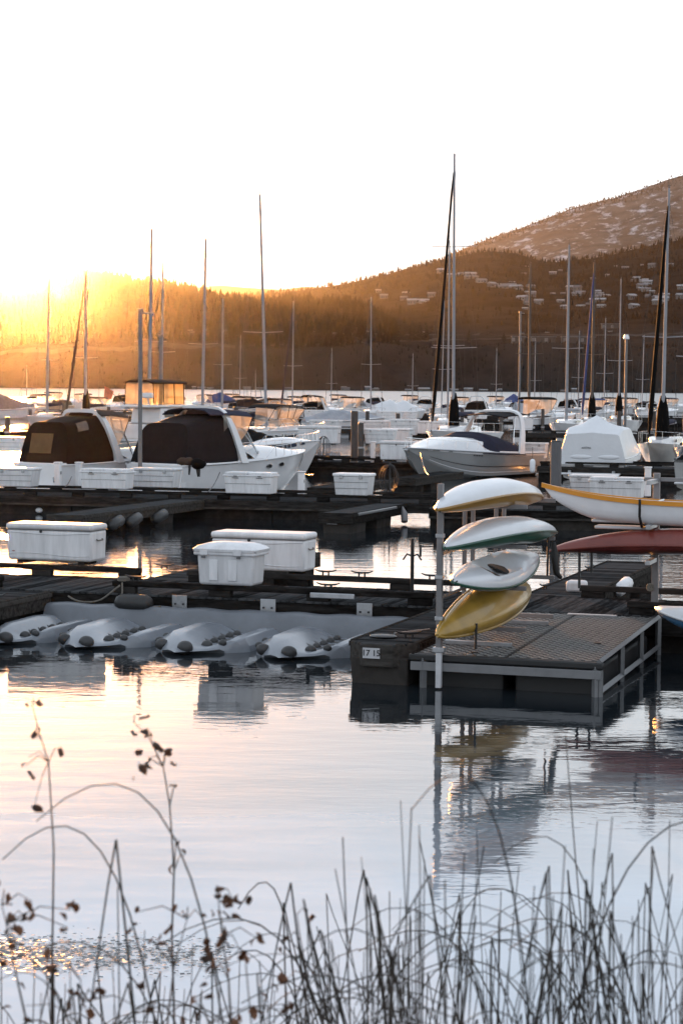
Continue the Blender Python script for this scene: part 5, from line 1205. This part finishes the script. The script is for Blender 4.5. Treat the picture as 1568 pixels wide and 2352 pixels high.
# ------------------------------------------------------------------ sailing boats
M_mast = mat('aluminium_mast', (0.24, 0.245, 0.27), 0.75, 0.0, var=0.15, vs_=1.0)
M_mastd = mat('dark_mast', (0.07, 0.06, 0.055), 0.7, 0.0, var=0.2, vs_=1.0)
def sailboat(label, xt, yt, xb, ywl, head=H_TO, jib=None, cloth=None, hull='white', mast=M_mast, boomcover='navy', rad=0.085, spr=(0.45,), L=None):
    p = at(xb, ywl, 0.0); Y = p.y; mpp = Y / F; h = (ywl - yt) * mpp; top = atd(xt, yt, Y)
    L = L or max(7.0, min(12.0, h * 0.66)); B = L * 0.30
    hv = Vector((math.cos(head), math.sin(head), 0)); loc = p - hv * (L * 0.56)
    r = thing('sailing_boat', label, 'sailing boat', loc, head)
    hl = Hull(L, B, 0.95, 1.25, fl=0.62, full=0.35, bowp=1.8, keel=-0.5, chine0=0.0); build_hull(r, hl, M_hullc[hull], n=12)
    MB().loft(deck_surface(hl, lambda t: 0.06, n=10), False, (False, False), flip=True).build('deck', M_white, r, smooth=45)
    secs = []
    for t, w_, z in ((0.26, 0.55, 0.42), (0.40, 0.62, 0.46), (0.60, 0.55, 0.40), (0.74, 0.30, 0.20)):
        b = hl.hb(t) * w_; s = hl.sheer(t); secs.append([(L*t, -b, s), (L*t, -b * .9, s + z), (L*t, b * .9, s + z), (L*t, b, s)])
    MB().loft(secs, flip=True).build('cabin', M_white, r, bevel=0.05)
    for s in (-1, 1): MB().box((L * 0.48, s * hl.hb(0.48) * 0.585, hl.sheer(0.5) + 0.24), (L * 0.2, 0.03, 0.14)).build('cabin_window', M_port, r)
    inv = Matrix.Rotation(-head, 4, 'Z'); tl = inv @ (top - loc); m0 = Vector((L * 0.56, 0, 0.3))
    n = 8; MB().tube([m0.lerp(tl, i / n) for i in range(n + 1)], [rad * (1 - 0.35 * (i / n) ** 2) for i in range(n + 1)], 10).build('mast', mast, r, 60)
    MB().tube([tl, tl + Vector((0.02, 0, 0.45))], 0.012, 4).build('mast_antenna', M_dark, r); MB().box((tl.x - 0.12, tl.y, tl.z + 0.12), (0.4, 0.03, 0.03)).build('wind_vane', M_dark, r)
    for f in spr:
        c = m0.lerp(tl, f); MB().tube([c + Vector((-0.12, -B * 0.42, 0.06)), c, c + Vector((-0.12, B * 0.42, 0.06))], 0.028, 5).build('spreader', mast, r)
    bow = Vector((L * 0.985, 0, hl.sheer(1) + 0.05)); st_ = Vector((0.1, 0, hl.sheer(0) + 0.1)); jt = m0.lerp(tl, 0.97)
    rs = 0.008 * max(1.0, Y / 130)
    MB().tube([jt, st_], rs, 4).build('backstay', M_dark, r)
    for s in (-1, 1):
        c = m0.lerp(tl, spr[0]); MB().tube([jt, c + Vector((-0.12, s * B * 0.42, 0.06)), Vector((L * 0.53, s * hl.hb(0.53) * 0.95, hl.sheer(.5)))], rs, 4).build('shroud', M_dark, r)
    if jib:
        n = 12; pts = [bow.lerp(jt, 0.03 + 0.93 * i / n) for i in range(n + 1)]; MB().tube(pts, [0.05] + [0.135 * (1 - 0.45 * i / n) for i in range(1, n)] + [0.03], 8).build('furled_jib', M_canv[jib] if jib in M_canv else M_kb, r, 60)
    else: MB().tube([bow, jt], rs, 4).build('forestay', M_dark, r)
    bz = 1.35 + 0.75; ba = Vector((L * 0.54, 0, bz)); be = Vector((L * 0.10, 0, bz + 0.08))
    MB().tube([ba, be], 0.06, 6).build('boom', mast, r)
    MB().tube([ba.lerp(be, f) + Vector((0, 0, 0.10)) for f in (0, .1, .4, .8, 1)], [0.10, 0.19, 0.16, 0.12, 0.04], 8).build('sail_cover', M_canv[boomcover], r, 60)
    if cloth: MB().tube([m0 + Vector((-0.12, 0, z)) for z in (0.9, 1.2, 2.0, 2.7, 3.4)], [0.22, 0.38, 0.36, 0.30, 0.14], 8).build('mast_cloth', M_canv[cloth], r, 60)
    for s in (-1, 1):
        pts = [(L * t, s * max(0.03, hl.hb(t) - 0.06), hl.sheer(t) + 0.62) for t in [0.02 + 0.96 * i / 9 for i in range(10)]]; rl = MB().tube(pts, rs, 4).build('guard_rail', M_steel, r)
        for q in pts[::2]: MB().tube([q, (q[0], q[1], q[2] - 0.62)], rs, 4).build('stanchion', M_steel, rl)
    return r
SB = [
 ('sailing boat with thin mast nearest the sun glow at far left', 113, 642, 108, 985, H_TO, None, None, dict(rad=0.14)),
 ('sailing boat with dark wrapped mast foot and dark furled jib at left', 197, 626, 197, 990, H_TO, 'brown', 'black', dict(rad=0.14)),
 ('sailing boat whose tall mast stands just right of the tall grey pole', 349, 526, 342, 1005, H_TO, None, None, dict(rad=0.14)),
 ('sailing boat with second mast right of the tall grey pole', 375, 602, 370, 985, H_TO, None, None, dict(rad=0.12)),
 ('sailing boat with mast rising above the flybridge cruiser right side', 473, 549, 464, 995, H_AWAY, None, None, dict(rad=0.14)),
 ('sailing boat with short mast left of the tall leaning mast', 512, 686, 510, 968, H_TO, None, None, dict(rad=0.14)),
 ('sailing boat with the tall left leaning mast at left of centre', 597, 447, 613, 1032, H_AWAY, None, None, dict(rad=0.10)),
 ('sailing boat with short mast and dark jib right of the tall leaning mast', 674, 692, 671, 968, H_TO, 'navy', None, {}),
 ('sailing boat with lone mast at the centre of the marina', 852, 682, 851, 970, H_TO, None, None, {}),
 ('sailing boat with the tallest mast and black furled jib', 1043, 353, 1040, 1028, H_TO, 'black', 'black', dict(rad=0.11, spr=(0.33, 0.68), L=12.5)),
 ('sailing boat with mast just left of the tallest mast', 1032, 552, 1027, 1000, H_TO, None, None, dict(rad=0.09)),
 ('sailing boat with brown mast right of the silver cruiser', 1217, 605, 1213, 990, H_TO, None, None, dict(mast=M_mastd, rad=0.13)),
 ('sailing boat with bright topped mast left of the shrink wrapped boat', 1306, 562, 1299, 1003, H_TO, None, None, dict(boomcover='grey', rad=0.13)),
 ('sailing boat with blue furled jib rising behind the shrink wrapped boat', 1364, 602, 1357, 995, H_TO, 'blue', 'black', dict(mast=M_mastd, rad=0.13)),
 ('sailing boat with short bright mast right of the shrink wrap peak', 1425, 640, 1419, 990, H_TO, None, 'black', {}),
 ('sailing boat with thin grey mast between blue jib and bright mast', 1390, 730, 1385, 968, H_TO, None, None, dict(rad=0.07)),
 ('sailing boat with tall mast and black furled jib near the right edge', 1535, 432, 1518, 1066, H_TO, 'black', 'black', dict(hull='cream', rad=0.10)),
 ('sailing boat with blue furled jib cut by the right edge', 1604, 520, 1592, 1078, H_TO, 'blue', None, dict(hull='navy')),
 ('sailing boat with thin mast right of the brown mast', 1229, 776, 1226, 960, H_TO, None, None, dict(rad=0.07)),
 ('sailing boat with slanting thin mast left of the tallest mast pair', 1020, 690, 1012, 985, H_TO, None, None, dict(rad=0.06)),
]
SB += [
 ('far sailing boat with short pale mast at the far left shore', 62, 838, 62, 950, H_TO, None, None, dict(rad=0.08)),
 ('far sailing boat with very short mast right of the leaning mast', 587, 850, 587, 945, H_TO, None, None, dict(rad=0.08)),
 ('far sailing boat with thin mast left of the blue tented boat', 1140, 800, 1138, 955, H_TO, None, None, dict(rad=0.07)),
 ('far sailing boat with thin mast right of the bright topped mast', 1330, 760, 1326, 960, H_TO, None, None, dict(rad=0.07)),
 ('far sailing boat with thin mast left of the tall right edge mast', 1478, 770, 1472, 960, H_TO, None, None, dict(rad=0.07)),
 ('far sailing boat with thin mast left of the centre lone mast', 762, 800, 760, 952, H_TO, None, None, dict(rad=0.07)),
 ('far sailing boat with thin mast between centre lone mast and tallest mast', 948, 812, 946, 952, H_TO, None, None, dict(rad=0.07)),
 ('far sailing boat with thin mast left of the leaning mast', 553, 770, 550, 955, H_TO, None, None, dict(rad=0.07)),
]
for lab, xt, yt, xb, yw, hd, jb, cl, kw in SB: sailboat(lab, xt, yt, xb, yw, hd, jb, cl, **kw)

# ------------------------------------------------------------------ mooring lines and fenders
def mooring(label, a, b, sag=0.25, mt=M_dark, r=0.016):
    mid = [a.lerp(b, i / 10) - Vector((0, 0, sag * math.sin(math.pi * i / 10))) for i in range(11)]
    o = MB().tube([p - a for p in mid], r, 5).build('mooring_line', mt, smooth=60, loc=a); tag(o, label, 'rope')
mooring('dark mooring line from the black canopied cruiser stern to the dock', at(165, 1095, 0.9), at(150, 1118, 0.8), 0.05)
mooring('dark mooring line at the covered cruiser stern corner, left of the two lid box', at(505, 1085, 1.0), at(478, 1130, 0.8), 0.08)
mooring('mooring line from the small blue striped bow down to the dock', at(668, 1050, 1.2), at(720, 1090, 0.8), 0.25)
mooring('mooring line at the silver cruiser bow', at(965, 1040, 1.3), at(985, 1092, 0.7), 0.2)
def hang_fender(label, p, L=0.6, R_=0.12, mt=M_boxw2):
    r = thing('boat_fender', label, 'fender', p, 0); MB().tube([(0, 0, -L/2), (0, 0, -L*0.42), (0, 0, -L*0.3), (0, 0, L*0.3), (0, 0, L*0.42), (0, 0, L/2)], [R_*.3, R_*.8, R_, R_, R_*.8, R_*.25], 12).build('body', mt, r, 60)
    MB().tube([(0, 0, L/2), (0, 0.03, L/2 + 0.5)], 0.014, 5).build('line', M_dark, r)
hang_fender('pale fender hanging at the covered cruiser side near its bow', at(612, 1085, 0.7) - E2 * 0.2)
hang_fender('pale fender hanging beside the silver cruiser stern', at(1222, 1070, 0.7))
# ------------------------------------------------------------------ houses and single trees on the far shore
M_hw = [mat('pale_house_wall', (0.12, 0.118, 0.12), 0.7, var=0.25, vs_=0.3), mat('grey_house_wall', (0.07, 0.068, 0.07), 0.7, var=0.25, vs_=0.3), mat('tan_house_wall', (0.08, 0.07, 0.062), 0.7, var=0.25, vs_=0.3)]
M_hr = [mat('grey_roof', (0.10, 0.10, 0.11), 0.7, var=0.25), mat('snow_dusted_roof', (0.22, 0.225, 0.24), 0.7, var=0.25)]
M_hg = mat('house_window_glass', (0.02, 0.02, 0.025), 0.08, spec=0.9)
hp_ = {}
def house_proto(k):
    W, D, H = ((22, 10, 6), (15, 10, 8), (30, 11, 5.5))[k % 3]
    hm = {}
    hm['wall'] = MB().box((0, 0, H / 2 - 1.5), (W, D, H + 3)).mesh('wall', 0, M_hw[k % 3])
    hm['roof'] = MB().loft([[(x, -D/2 - 1, H), (x, 0, H + 3.2), (x, D/2 + 1, H)] for x in (-W/2 - 1, W/2 + 1)]).mesh('roof', 0, M_hr[k % 2])
    hm['wins'] = [(MB().box((q * W, -D/2 - 0.02, H * 0.52), (W * 0.17, 0.2, H * 0.42)).mesh('window', 0, M_hg)) for q in (-0.32, -0.05, 0.28)]
    return hm
hms = [house_proto(k) for k in range(6)]
hr_ = random.Random(11)
spots = []
for cx_, cy_, n, sx, sy in ((1180, 662, 6, 45, 10), (1265, 690, 8, 70, 16), (1330, 672, 7, 60, 10), (1420, 650, 7, 60, 16), (1440, 690, 8, 80, 14), (1520, 660, 8, 60, 18), (1540, 690, 6, 40, 10), (1120, 650, 5, 60, 14), (1240, 620, 4, 60, 10), (1000, 690, 4, 60, 10), (920, 680, 4, 60, 14), (1480, 620, 5, 70, 12), (1330, 705, 6, 130, 6), (1060, 625, 4, 50, 10)):
    for _ in range(n): spots.append((cx_ + hr_.uniform(-sx, sx), cy_ + hr_.uniform(-sy, sy)))
nh = 0
for x, y in spots:
    p = hit('town', x, y)
    if not p: continue
    k = hr_.randrange(6); hm = hms[k]; far = 'hillside houses'
    r = thing('house', 'small pale house on the dark hillside at right across the lake', 'house', (p.x, p.y, p.z - 1), hr_.uniform(-0.9, 0.9), far); s = hr_.uniform(0.45, 1.25); r.scale = (s, s, s)
    wl = link_mesh('wall', hm['wall'], r); link_mesh('roof', hm['roof'], r)
    for wm in hm['wins']: link_mesh('window', wm, r)
# buildings and parked vehicles along the bench road
M_brn = mat('dark_barn_wall', (0.03, 0.026, 0.025), 0.7)
for x, y, W, lab in ((1245, 752, 34, 'long dark lakeside building below the hillside houses, left one'), (1325, 752, 46, 'long dark lakeside building below the hillside houses, middle one'), (1400, 754, 26, 'long dark lakeside building below the hillside houses, right one'), (1188, 751, 18, 'small lakeside building left of the long dark ones')):
    p = hit('forest', x, y) or plan(x, 2850) + Vector((0, 0, 70))
    r = thing('lakeside_building', lab, 'building', (p.x, p.y, p.z - 2), 0.05); MB().box((0, 0, 4), (W, 10, 9)).build('wall', M_brn, r); MB().box((0, 0, 8.9), (W + 2, 12, 0.8)).build('roof', M_hr[0], r)
    for q in (-0.42, 0.1): MB().box((W * q, -5.1, 4.6), (4.5, 0.3, 5.0)).build('window', M_hw[0], r)  # pale tone stands in for bright reflections in the panes
for i in range(26):
    x = hr_.choice((hr_.uniform(640, 1000), hr_.uniform(1040, 1568), hr_.uniform(300, 640))); y = 765 + (x - 800) * 0.004 + hr_.uniform(-5, 5)
    p = hit('forest', x, y)
    if not p: continue
    r = thing('parked_vehicle', 'tiny pale vehicle parked along the far shore road', 'vehicle', (p.x, p.y, p.z - 0.2), hr_.uniform(-.2, .2), 'vehicles along the far road')
    MB().box((0, 0, 1.3), (7, 2.6, 2.2)).build('body', M_hw[i % 2], r); MB().box((-0.4, 0, 2.7), (4.2, 2.3, 1.0), taper=1.15).build('cabin', M_hg, r)
for i in range(30):
    x = hr_.uniform(300, 1568); p = plan(x, 2643)
    r = thing('shore_cottage', 'tiny cottage at the water line of the far shore', 'house', (p.x, p.y, 0.6), hr_.uniform(-.3, .3), 'cottages along the far shore'); s = hr_.uniform(0.2, 0.5); r.scale = (s, s, s); hm = hms[hr_.randrange(6)]
    link_mesh('wall', hm['wall'], r); link_mesh('roof', hm['roof'], r)
# large conifers that stand out singly on the bench
M_con2 = mat('single_conifer', (0.010, 0.012, 0.010), 0.95, var=0.5, vs_=0.3, spec=0.05); M_trunk = mat('conifer_trunk', (0.03, 0.022, 0.018), 0.9)
def pine_tree(label, x, yb, hpx, seed):
    rn = random.Random(seed); p = hit('forest', x, yb) or plan(x, 2900) + Vector((0, 0, 70)); H_ = hpx * p.y / F
    r = thing('pine_tree', label, 'tree', (p.x, p.y, p.z - 0.5), 0, 'single conifers on the far bench')
    MB().tube([(0, 0, 0), (0, 0, H_ * 0.95)], [H_ * 0.022, H_ * 0.004], 6).build('trunk', M_trunk, r)
    mb = MB(); R0 = H_ * rn.uniform(0.22, 0.30)
    for i in range(420):                       # sprays of needles through the crown
        f = rn.random() ** 0.8; z = H_ * (0.08 + 0.9 * f); rad = R0 * (1 - f) ** 0.75 * rn.uniform(0.35, 1.12) * (0.75 + 0.35 * math.sin(f * 38 + seed)); a = rn.random() * 6.283; q = H_ * 0.05 * (1.3 - f)
        c = Vector((rad * math.cos(a), rad * math.sin(a), z)); d = Vector((math.cos(a), math.sin(a), -0.35)) * q * 1.5; e = Vector((-math.sin(a), math.cos(a), rn.uniform(-.4, .4))) * q * 0.8
        mb.add([c - d * 0.6 - e, c + d, c - d * 0.6 + e, c + Vector((0, 0, q * 0.6))], [(0, 1, 3), (1, 2, 3), (0, 2, 1)])
    tag(mb.build('crown', M_con2, r), kind='stuff')
TT = [(805, 745, 40), (822, 742, 46), (840, 745, 50), (858, 748, 42), (872, 752, 30), (908, 755, 36), (922, 752, 48), (945, 752, 52), (962, 750, 46), (978, 755, 40), (770, 742, 34), (785, 745, 40), (1075, 752, 30), (890, 775, 26), (1155, 758, 24)]
for i, (x, y, hh) in enumerate(TT):
    pine_tree('single dark conifer on the bench above the far shore', x, y, hh, i + 1)
# ------------------------------------------------------------------ the bank in front, rushes and dry weeds
M_bank = mat('bank_soil', (0.06, 0.05, 0.04), 0.95, var=0.4, vs_=2, bump=0.05, bs=3)
def bank_z(x, y): return pl([(-60, 2.9), (-4, 2.6), (3, 1.9), (7.5, 0.15), (9, -0.25), (11, -0.8)], y) + 0.06 * nz(x, y, 0.6, 3)
vs_, fs = [], []; nx, ny = 70, 44
for j in range(ny + 1):
    y = lerp(-60, 11, (j / ny) ** 0.35)
    for i in range(nx + 1): x = lerp(-40, 40, i / nx); vs_.append((x, y, bank_z(x, y)))
for j in range(ny):
    for i in range(nx): a = j * (nx + 1) + i; fs.append((a, a + 1, a + nx + 2, a + nx + 1))
tag(MB().add(vs_, fs).build('shore_bank', M_bank, smooth=60), kind='structure')
M_reed = mat('dry_rush', (0.012, 0.010, 0.009), 0.8, var=0.5, vs_=4, c2=(0.026, 0.020, 0.015))
M_leaf = mat('dead_brown_leaf', (0.045, 0.020, 0.010), 0.75, var=0.5, vs_=30, c2=(0.10, 0.04, 0.016))
M_stem = mat('weed_stem', (0.04, 0.026, 0.018), 0.8, var=0.4, vs_=10)
def reed_path(rn, px, ytip, Y, kind):
    """rush rooted on the bank at depth Y reaching the layout height ytip"""
    ztip = atd(px, ytip, Y).z; x = plan(px, Y).x; z0 = bank_z(x, Y) - 0.05; H_ = ztip - z0; lean = rn.gauss(0, 0.10); dy = rn.gauss(0, 0.12); pts = []
    if kind == 'bent':
        k = rn.uniform(0.72, 0.92); sgn = rn.choice((-1, 1)); fall = rn.uniform(0.2, 0.55) * H_; sp = sgn * rn.uniform(0.06, 0.25)
        apex = Vector((x + lean * H_, Y + dy, ztip)); base = Vector((x, Y, z0))
        pts = [base.lerp(apex, t) + Vector((0.03 * math.sin(t * 3), 0, 0)) for t in (0, .25, .5, .75, 1)]
        pts += [apex + Vector((sp * f, 0.05 * f, -fall * f)) for f in (0.12, 0.5, 1)]
    elif kind == 'arc':
        sgn = rn.choice((-1, -1, 1)); W = rn.uniform(0.25, 0.7) * sgn
        for i in range(17):
            t = i / 16; pts.append(Vector((x + W * t ** 2.2 + lean * H_ * t * 0.3, Y + dy * t, z0 + H_ * math.sin(t * math.pi * 0.60) / 1.0)))
    else:
        for i in range(7):
            t = i / 6; pts.append(Vector((x + lean * H_ * t + 0.05 * math.sin(t * 2 + lean * 9) * t, Y + dy * t, z0 + H_ * t)))
    return pts
def reed_mesh(mb, pts, r): mb.tube(pts, [r * (1 - 0.6 * i / (len(pts) - 1)) for i in range(len(pts))], 5)
rn = random.Random(21)
HERO = [  # layout x of the tip region, tip y, kind
 (365, 1900, 'bent'), (450, 1893, 'arc'), (580, 1790, 'arc'), (640, 2052, 'bent'), (700, 2030, 'arc'), (798, 2022, 'bent'), (850, 1885, 'lean'), (838, 1928, 'up'), (880, 2055, 'bent'), (905, 1930, 'lean'),
 (985, 1960, 'up'), (1000, 2000, 'bent'), (1090, 1990, 'up'), (1160, 1980, 'up'), (1195, 1935, 'up'), (1225, 1880, 'up'), (1225, 2070, 'bent'), (1290, 2010, 'bent'), (1280, 1795, 'arc'), (1360, 1990, 'bent'),
 (1335, 1930, 'lean'), (1440, 1960, 'bent'), (1500, 1950, 'arc'), (1545, 1900, 'up'), (1515, 1700, 'up'), (1560, 1800, 'up'), (1480, 2060, 'up'), (1410, 2100, 'bent'), (420, 2290, 'bent'), (250, 2180, 'arc'), (1120, 2100, 'up'), (760, 2150, 'arc'), (1050, 2120, 'bent'),
 (300, 2010, 'lean'), (150, 2290, 'arc'), (1245, 1860, 'arc'), (935, 2080, 'lean'), (1300, 2230, 'arc'), (560, 2240, 'arc'), (20, 2230, 'lean')]
for i, (x, y, k) in enumerate(HERO):
    Y = rn.uniform(5.2, 6.8); mb = MB(); reed_mesh(mb, reed_path(rn, x, y, Y, 'up' if k == 'lean' else k), rn.uniform(0.0034, 0.0048))
    o = mb.build('dry_rush', M_reed, smooth=60); tag(o, {'bent': 'tall dry rush snapped over in a sharp kink', 'arc': 'tall dry rush arching in a long smooth curve', 'up': 'straight tall dry rush rising above the rest', 'lean': 'straight tall dry rush rising above the rest'}[k] + (' at lower left' if x < 520 else ' at lower centre' if x < 1050 else ' at lower right'), 'rush', 'tall dry rushes')
mb = MB()
for i in range(300):
    u_ = rn.random()
    x = rn.uniform(760, 1640) if u_ < 0.72 else rn.uniform(-60, 800)
    yt = rn.triangular(1960, 2420, 2200) if x > 760 else rn.triangular(2120, 2440, 2330)
    if x > 960 and rn.random() < 0.22: yt -= rn.uniform(30, 220)
    Y = rn.uniform(4.9, 7.2); reed_mesh(mb, reed_path(rn, x, yt, Y, rn.choice(('up', 'up', 'up', 'bent', 'arc'))), rn.uniform(0.0024, 0.0044))
o = mb.build('rush_bed', M_reed, smooth=60); tag(o, 'dense bed of thin dry rushes along the bottom of the picture', 'rushes', kind='stuff')
# dry weeds with curled leaves
lm = []
for k in range(4):
    r_ = random.Random(k); v = []
    for i in range(6):
        t = i / 5; w_ = 0.011 * math.sin(math.pi * (0.08 + 0.9 * t)) * (1 + 0.3 * k % 2); cz = 0.014 * math.sin(t * 3 + k); v += [(0.042 * t, -w_, cz + 0.006), (0.042 * t, 0, cz), (0.042 * t, w_, cz + 0.006 * (1 + k))]
    f = []
    for i in range(5):
        for j in range(2): a = i * 3 + j; f.append((a, a + 1, a + 4, a + 3))
    lm.append(MB().add(v, f).mesh('leaf', 60, M_leaf))
def weed(label, pts_px, Y, leaves, twigs=6, seed=0, thick=0.004):
    """stem through layout points at depth Y; leaves = (x, y, spread px, count)"""
    r_ = random.Random(seed); P = [atd(x, y, Y + 0.05 * math.sin(i * 2.1)) for i, (x, y) in enumerate(pts_px)]
    root = Vector((P[0].x, P[0].y, bank_z(P[0].x, P[0].y) - 0.03)); P = [root] + P
    t = thing('dry_weed', label, 'weed', root, 0); Q = [p - root for p in P]
    MB().tube(Q, [thick * (1 - 0.7 * i / (len(Q) - 1)) for i in range(len(Q))], 5).build('stem', M_stem, t, 60)
    for x, y, s, n in leaves:
        c = atd(x, y, Y) - root; near = min(Q, key=lambda q: (q - c).length)
        MB().tube([near, near.lerp(c, 0.5) + Vector((0, 0.02, 0.02)), c], [0.0022, 0.0016, 0.001], 4).build('twig', M_stem, t)
        for k in range(max(1, int(n * 0.7))):
            d = Vector((r_.gauss(0, s), r_.gauss(0, s), r_.gauss(0, s))) * (Y / F)
            sc = r_.uniform(0.40, 0.75); link_mesh('leaf', lm[r_.randrange(4)], t, c + d, (r_.uniform(-1.5, 1.5), r_.uniform(-1.5, 1.5), r_.uniform(0, 6.28)), (sc, sc, sc))
weed('tall dry weed at the left with a lone brown leaf cluster at its tip', [(118, 2330), (122, 2100), (124, 1950), (112, 1750), (90, 1680), (75, 1620)], 5.6, [(75, 1625, 8, 3), (78, 1690, 10, 4), (90, 1700, 12, 2), (140, 1722, 4, 1), (65, 1740, 8, 2), (80, 1848, 8, 2), (60, 1760, 14, 2)], seed=1)
weed('tall dry weed with a branching brown leaf head left of centre', [(400, 2330), (395, 2150), (400, 2000), (390, 1850), (375, 1760), (340, 1690), (308, 1660)], 5.9, [(308, 1660, 8, 3), (335, 1690, 12, 4), (350, 1710, 14, 5), (385, 1730, 7, 2), (340, 1745, 16, 5), (318, 1765, 14, 4), (378, 1745, 8, 3), (405, 1805, 5, 1), (405, 1925, 8, 2), (395, 1990, 10, 2), (425, 1965, 3, 1)], seed=2)
weed('dark leafy weed at the lower left corner', [(60, 2340), (40, 2250), (15, 2120), (5, 2080)], 5.0, [(20, 2120, 22, 8), (30, 2180, 20, 6), (65, 2110, 16, 4), (75, 2070, 10, 3), (10, 2050, 10, 3), (155, 2130, 14, 4), (165, 2090, 10, 3)], seed=3)
weed('dry weed with dense dark leaf clusters at lower centre left', [(530, 2340), (525, 2250), (510, 2150), (500, 2050)], 5.1, [(495, 2060, 14, 5), (540, 2075, 14, 5), (505, 2110, 20, 8), (520, 2150, 18, 6), (500, 2190, 18, 6), (555, 2190, 12, 4), (490, 2230, 16, 5), (590, 2155, 10, 3)], seed=4)
weed('low dry weed in front of the leaf head weed', [(385, 2345), (400, 2220), (430, 2110)], 5.3, [(430, 2100, 12, 4), (465, 2110, 9, 3), (365, 2160, 12, 4), (385, 2180, 14, 5), (300, 2150, 12, 4), (315, 2095, 8, 2)], seed=5)
weed('slim dry weed with a single orange brown leaf right of lower centre left', [(700, 2345), (705, 2240), (690, 2160), (682, 2100)], 5.6, [(708, 2110, 5, 3), (660, 2160, 10, 4), (650, 2260, 14, 4), (605, 2310, 16, 5)], seed=6)
weed('low leafy weed along the bottom edge at left', [(180, 2350), (190, 2300), (185, 2250)], 4.9, [(160, 2300, 30, 8), (130, 2240, 16, 5), (215, 2290, 20, 6), (60, 2310, 24, 6), (330, 2320, 24, 6), (120, 2210, 14, 4)], seed=7)
weed('short leafy weed along the bottom edge at centre left', [(480, 2352), (470, 2320), (460, 2300)], 4.9, [(460, 2310, 24, 6), (560, 2320, 24, 6), (660, 2320, 22, 5), (420, 2330, 20, 5)], seed=8)
# broken skin of thin ice that glitters near the bank at left
M_ice = mat('thin_ice_flake', (0.03, 0.035, 0.04), 0.16, var=0.2, vs_=5, spec=1.0)
ri = random.Random(9); mb = MB()
for i in range(3600):
    x = ri.uniform(-3.2, -0.75); wgt = 1 - (x + 3.2) / 2.6
    if ri.random() > 0.25 + 0.75 * wgt: continue
    y = ri.gauss(14.1, 0.22); s = ri.uniform(0.005, 0.016); a = ri.uniform(0, 6.28); tx, ty = ri.gauss(0, 0.05), ri.gauss(0.11, 0.06); v = []
    for k in range(4):
        q = a + k * 1.571; dx, dy = s * math.cos(q) * 1.6, s * math.sin(q); v.append((x + dx, y + dy, 0.012 + dx * tx + dy * ty))
    mb.add(v, [(0, 1, 2, 3)])
tag(mb.build('ice_flakes', M_ice), 'glittering broken skin of thin ice at the lower left', 'ice', kind='stuff')
# ------------------------------------------------------------------ haze
def make_haze():
    m = bpy.data.materials.new('haze'); m.use_nodes = True; t = m.node_tree
    t.nodes.remove(t.nodes['Principled BSDF'])
    pv = t.nodes.new('ShaderNodeVolumePrincipled'); pv.inputs['Color'].default_value = (0.93, 0.93, 0.95, 1)
    pv.inputs['Density'].default_value = HAZE_D; pv.inputs['Anisotropy'].default_value = HAZE_G
    t.links.new(pv.outputs[0], t.nodes['Material Output'].inputs['Volume'])
    mb = MB(); mb.box((0, 6900, 674), (22000, 14400, 1350))
    o = mb.build('haze', m); tag(o, kind='stuff')
HAZE_D, HAZE_G = 0.72e-5, 0.965  # strong forward scatter also imitates lens glare around the sun
make_haze()
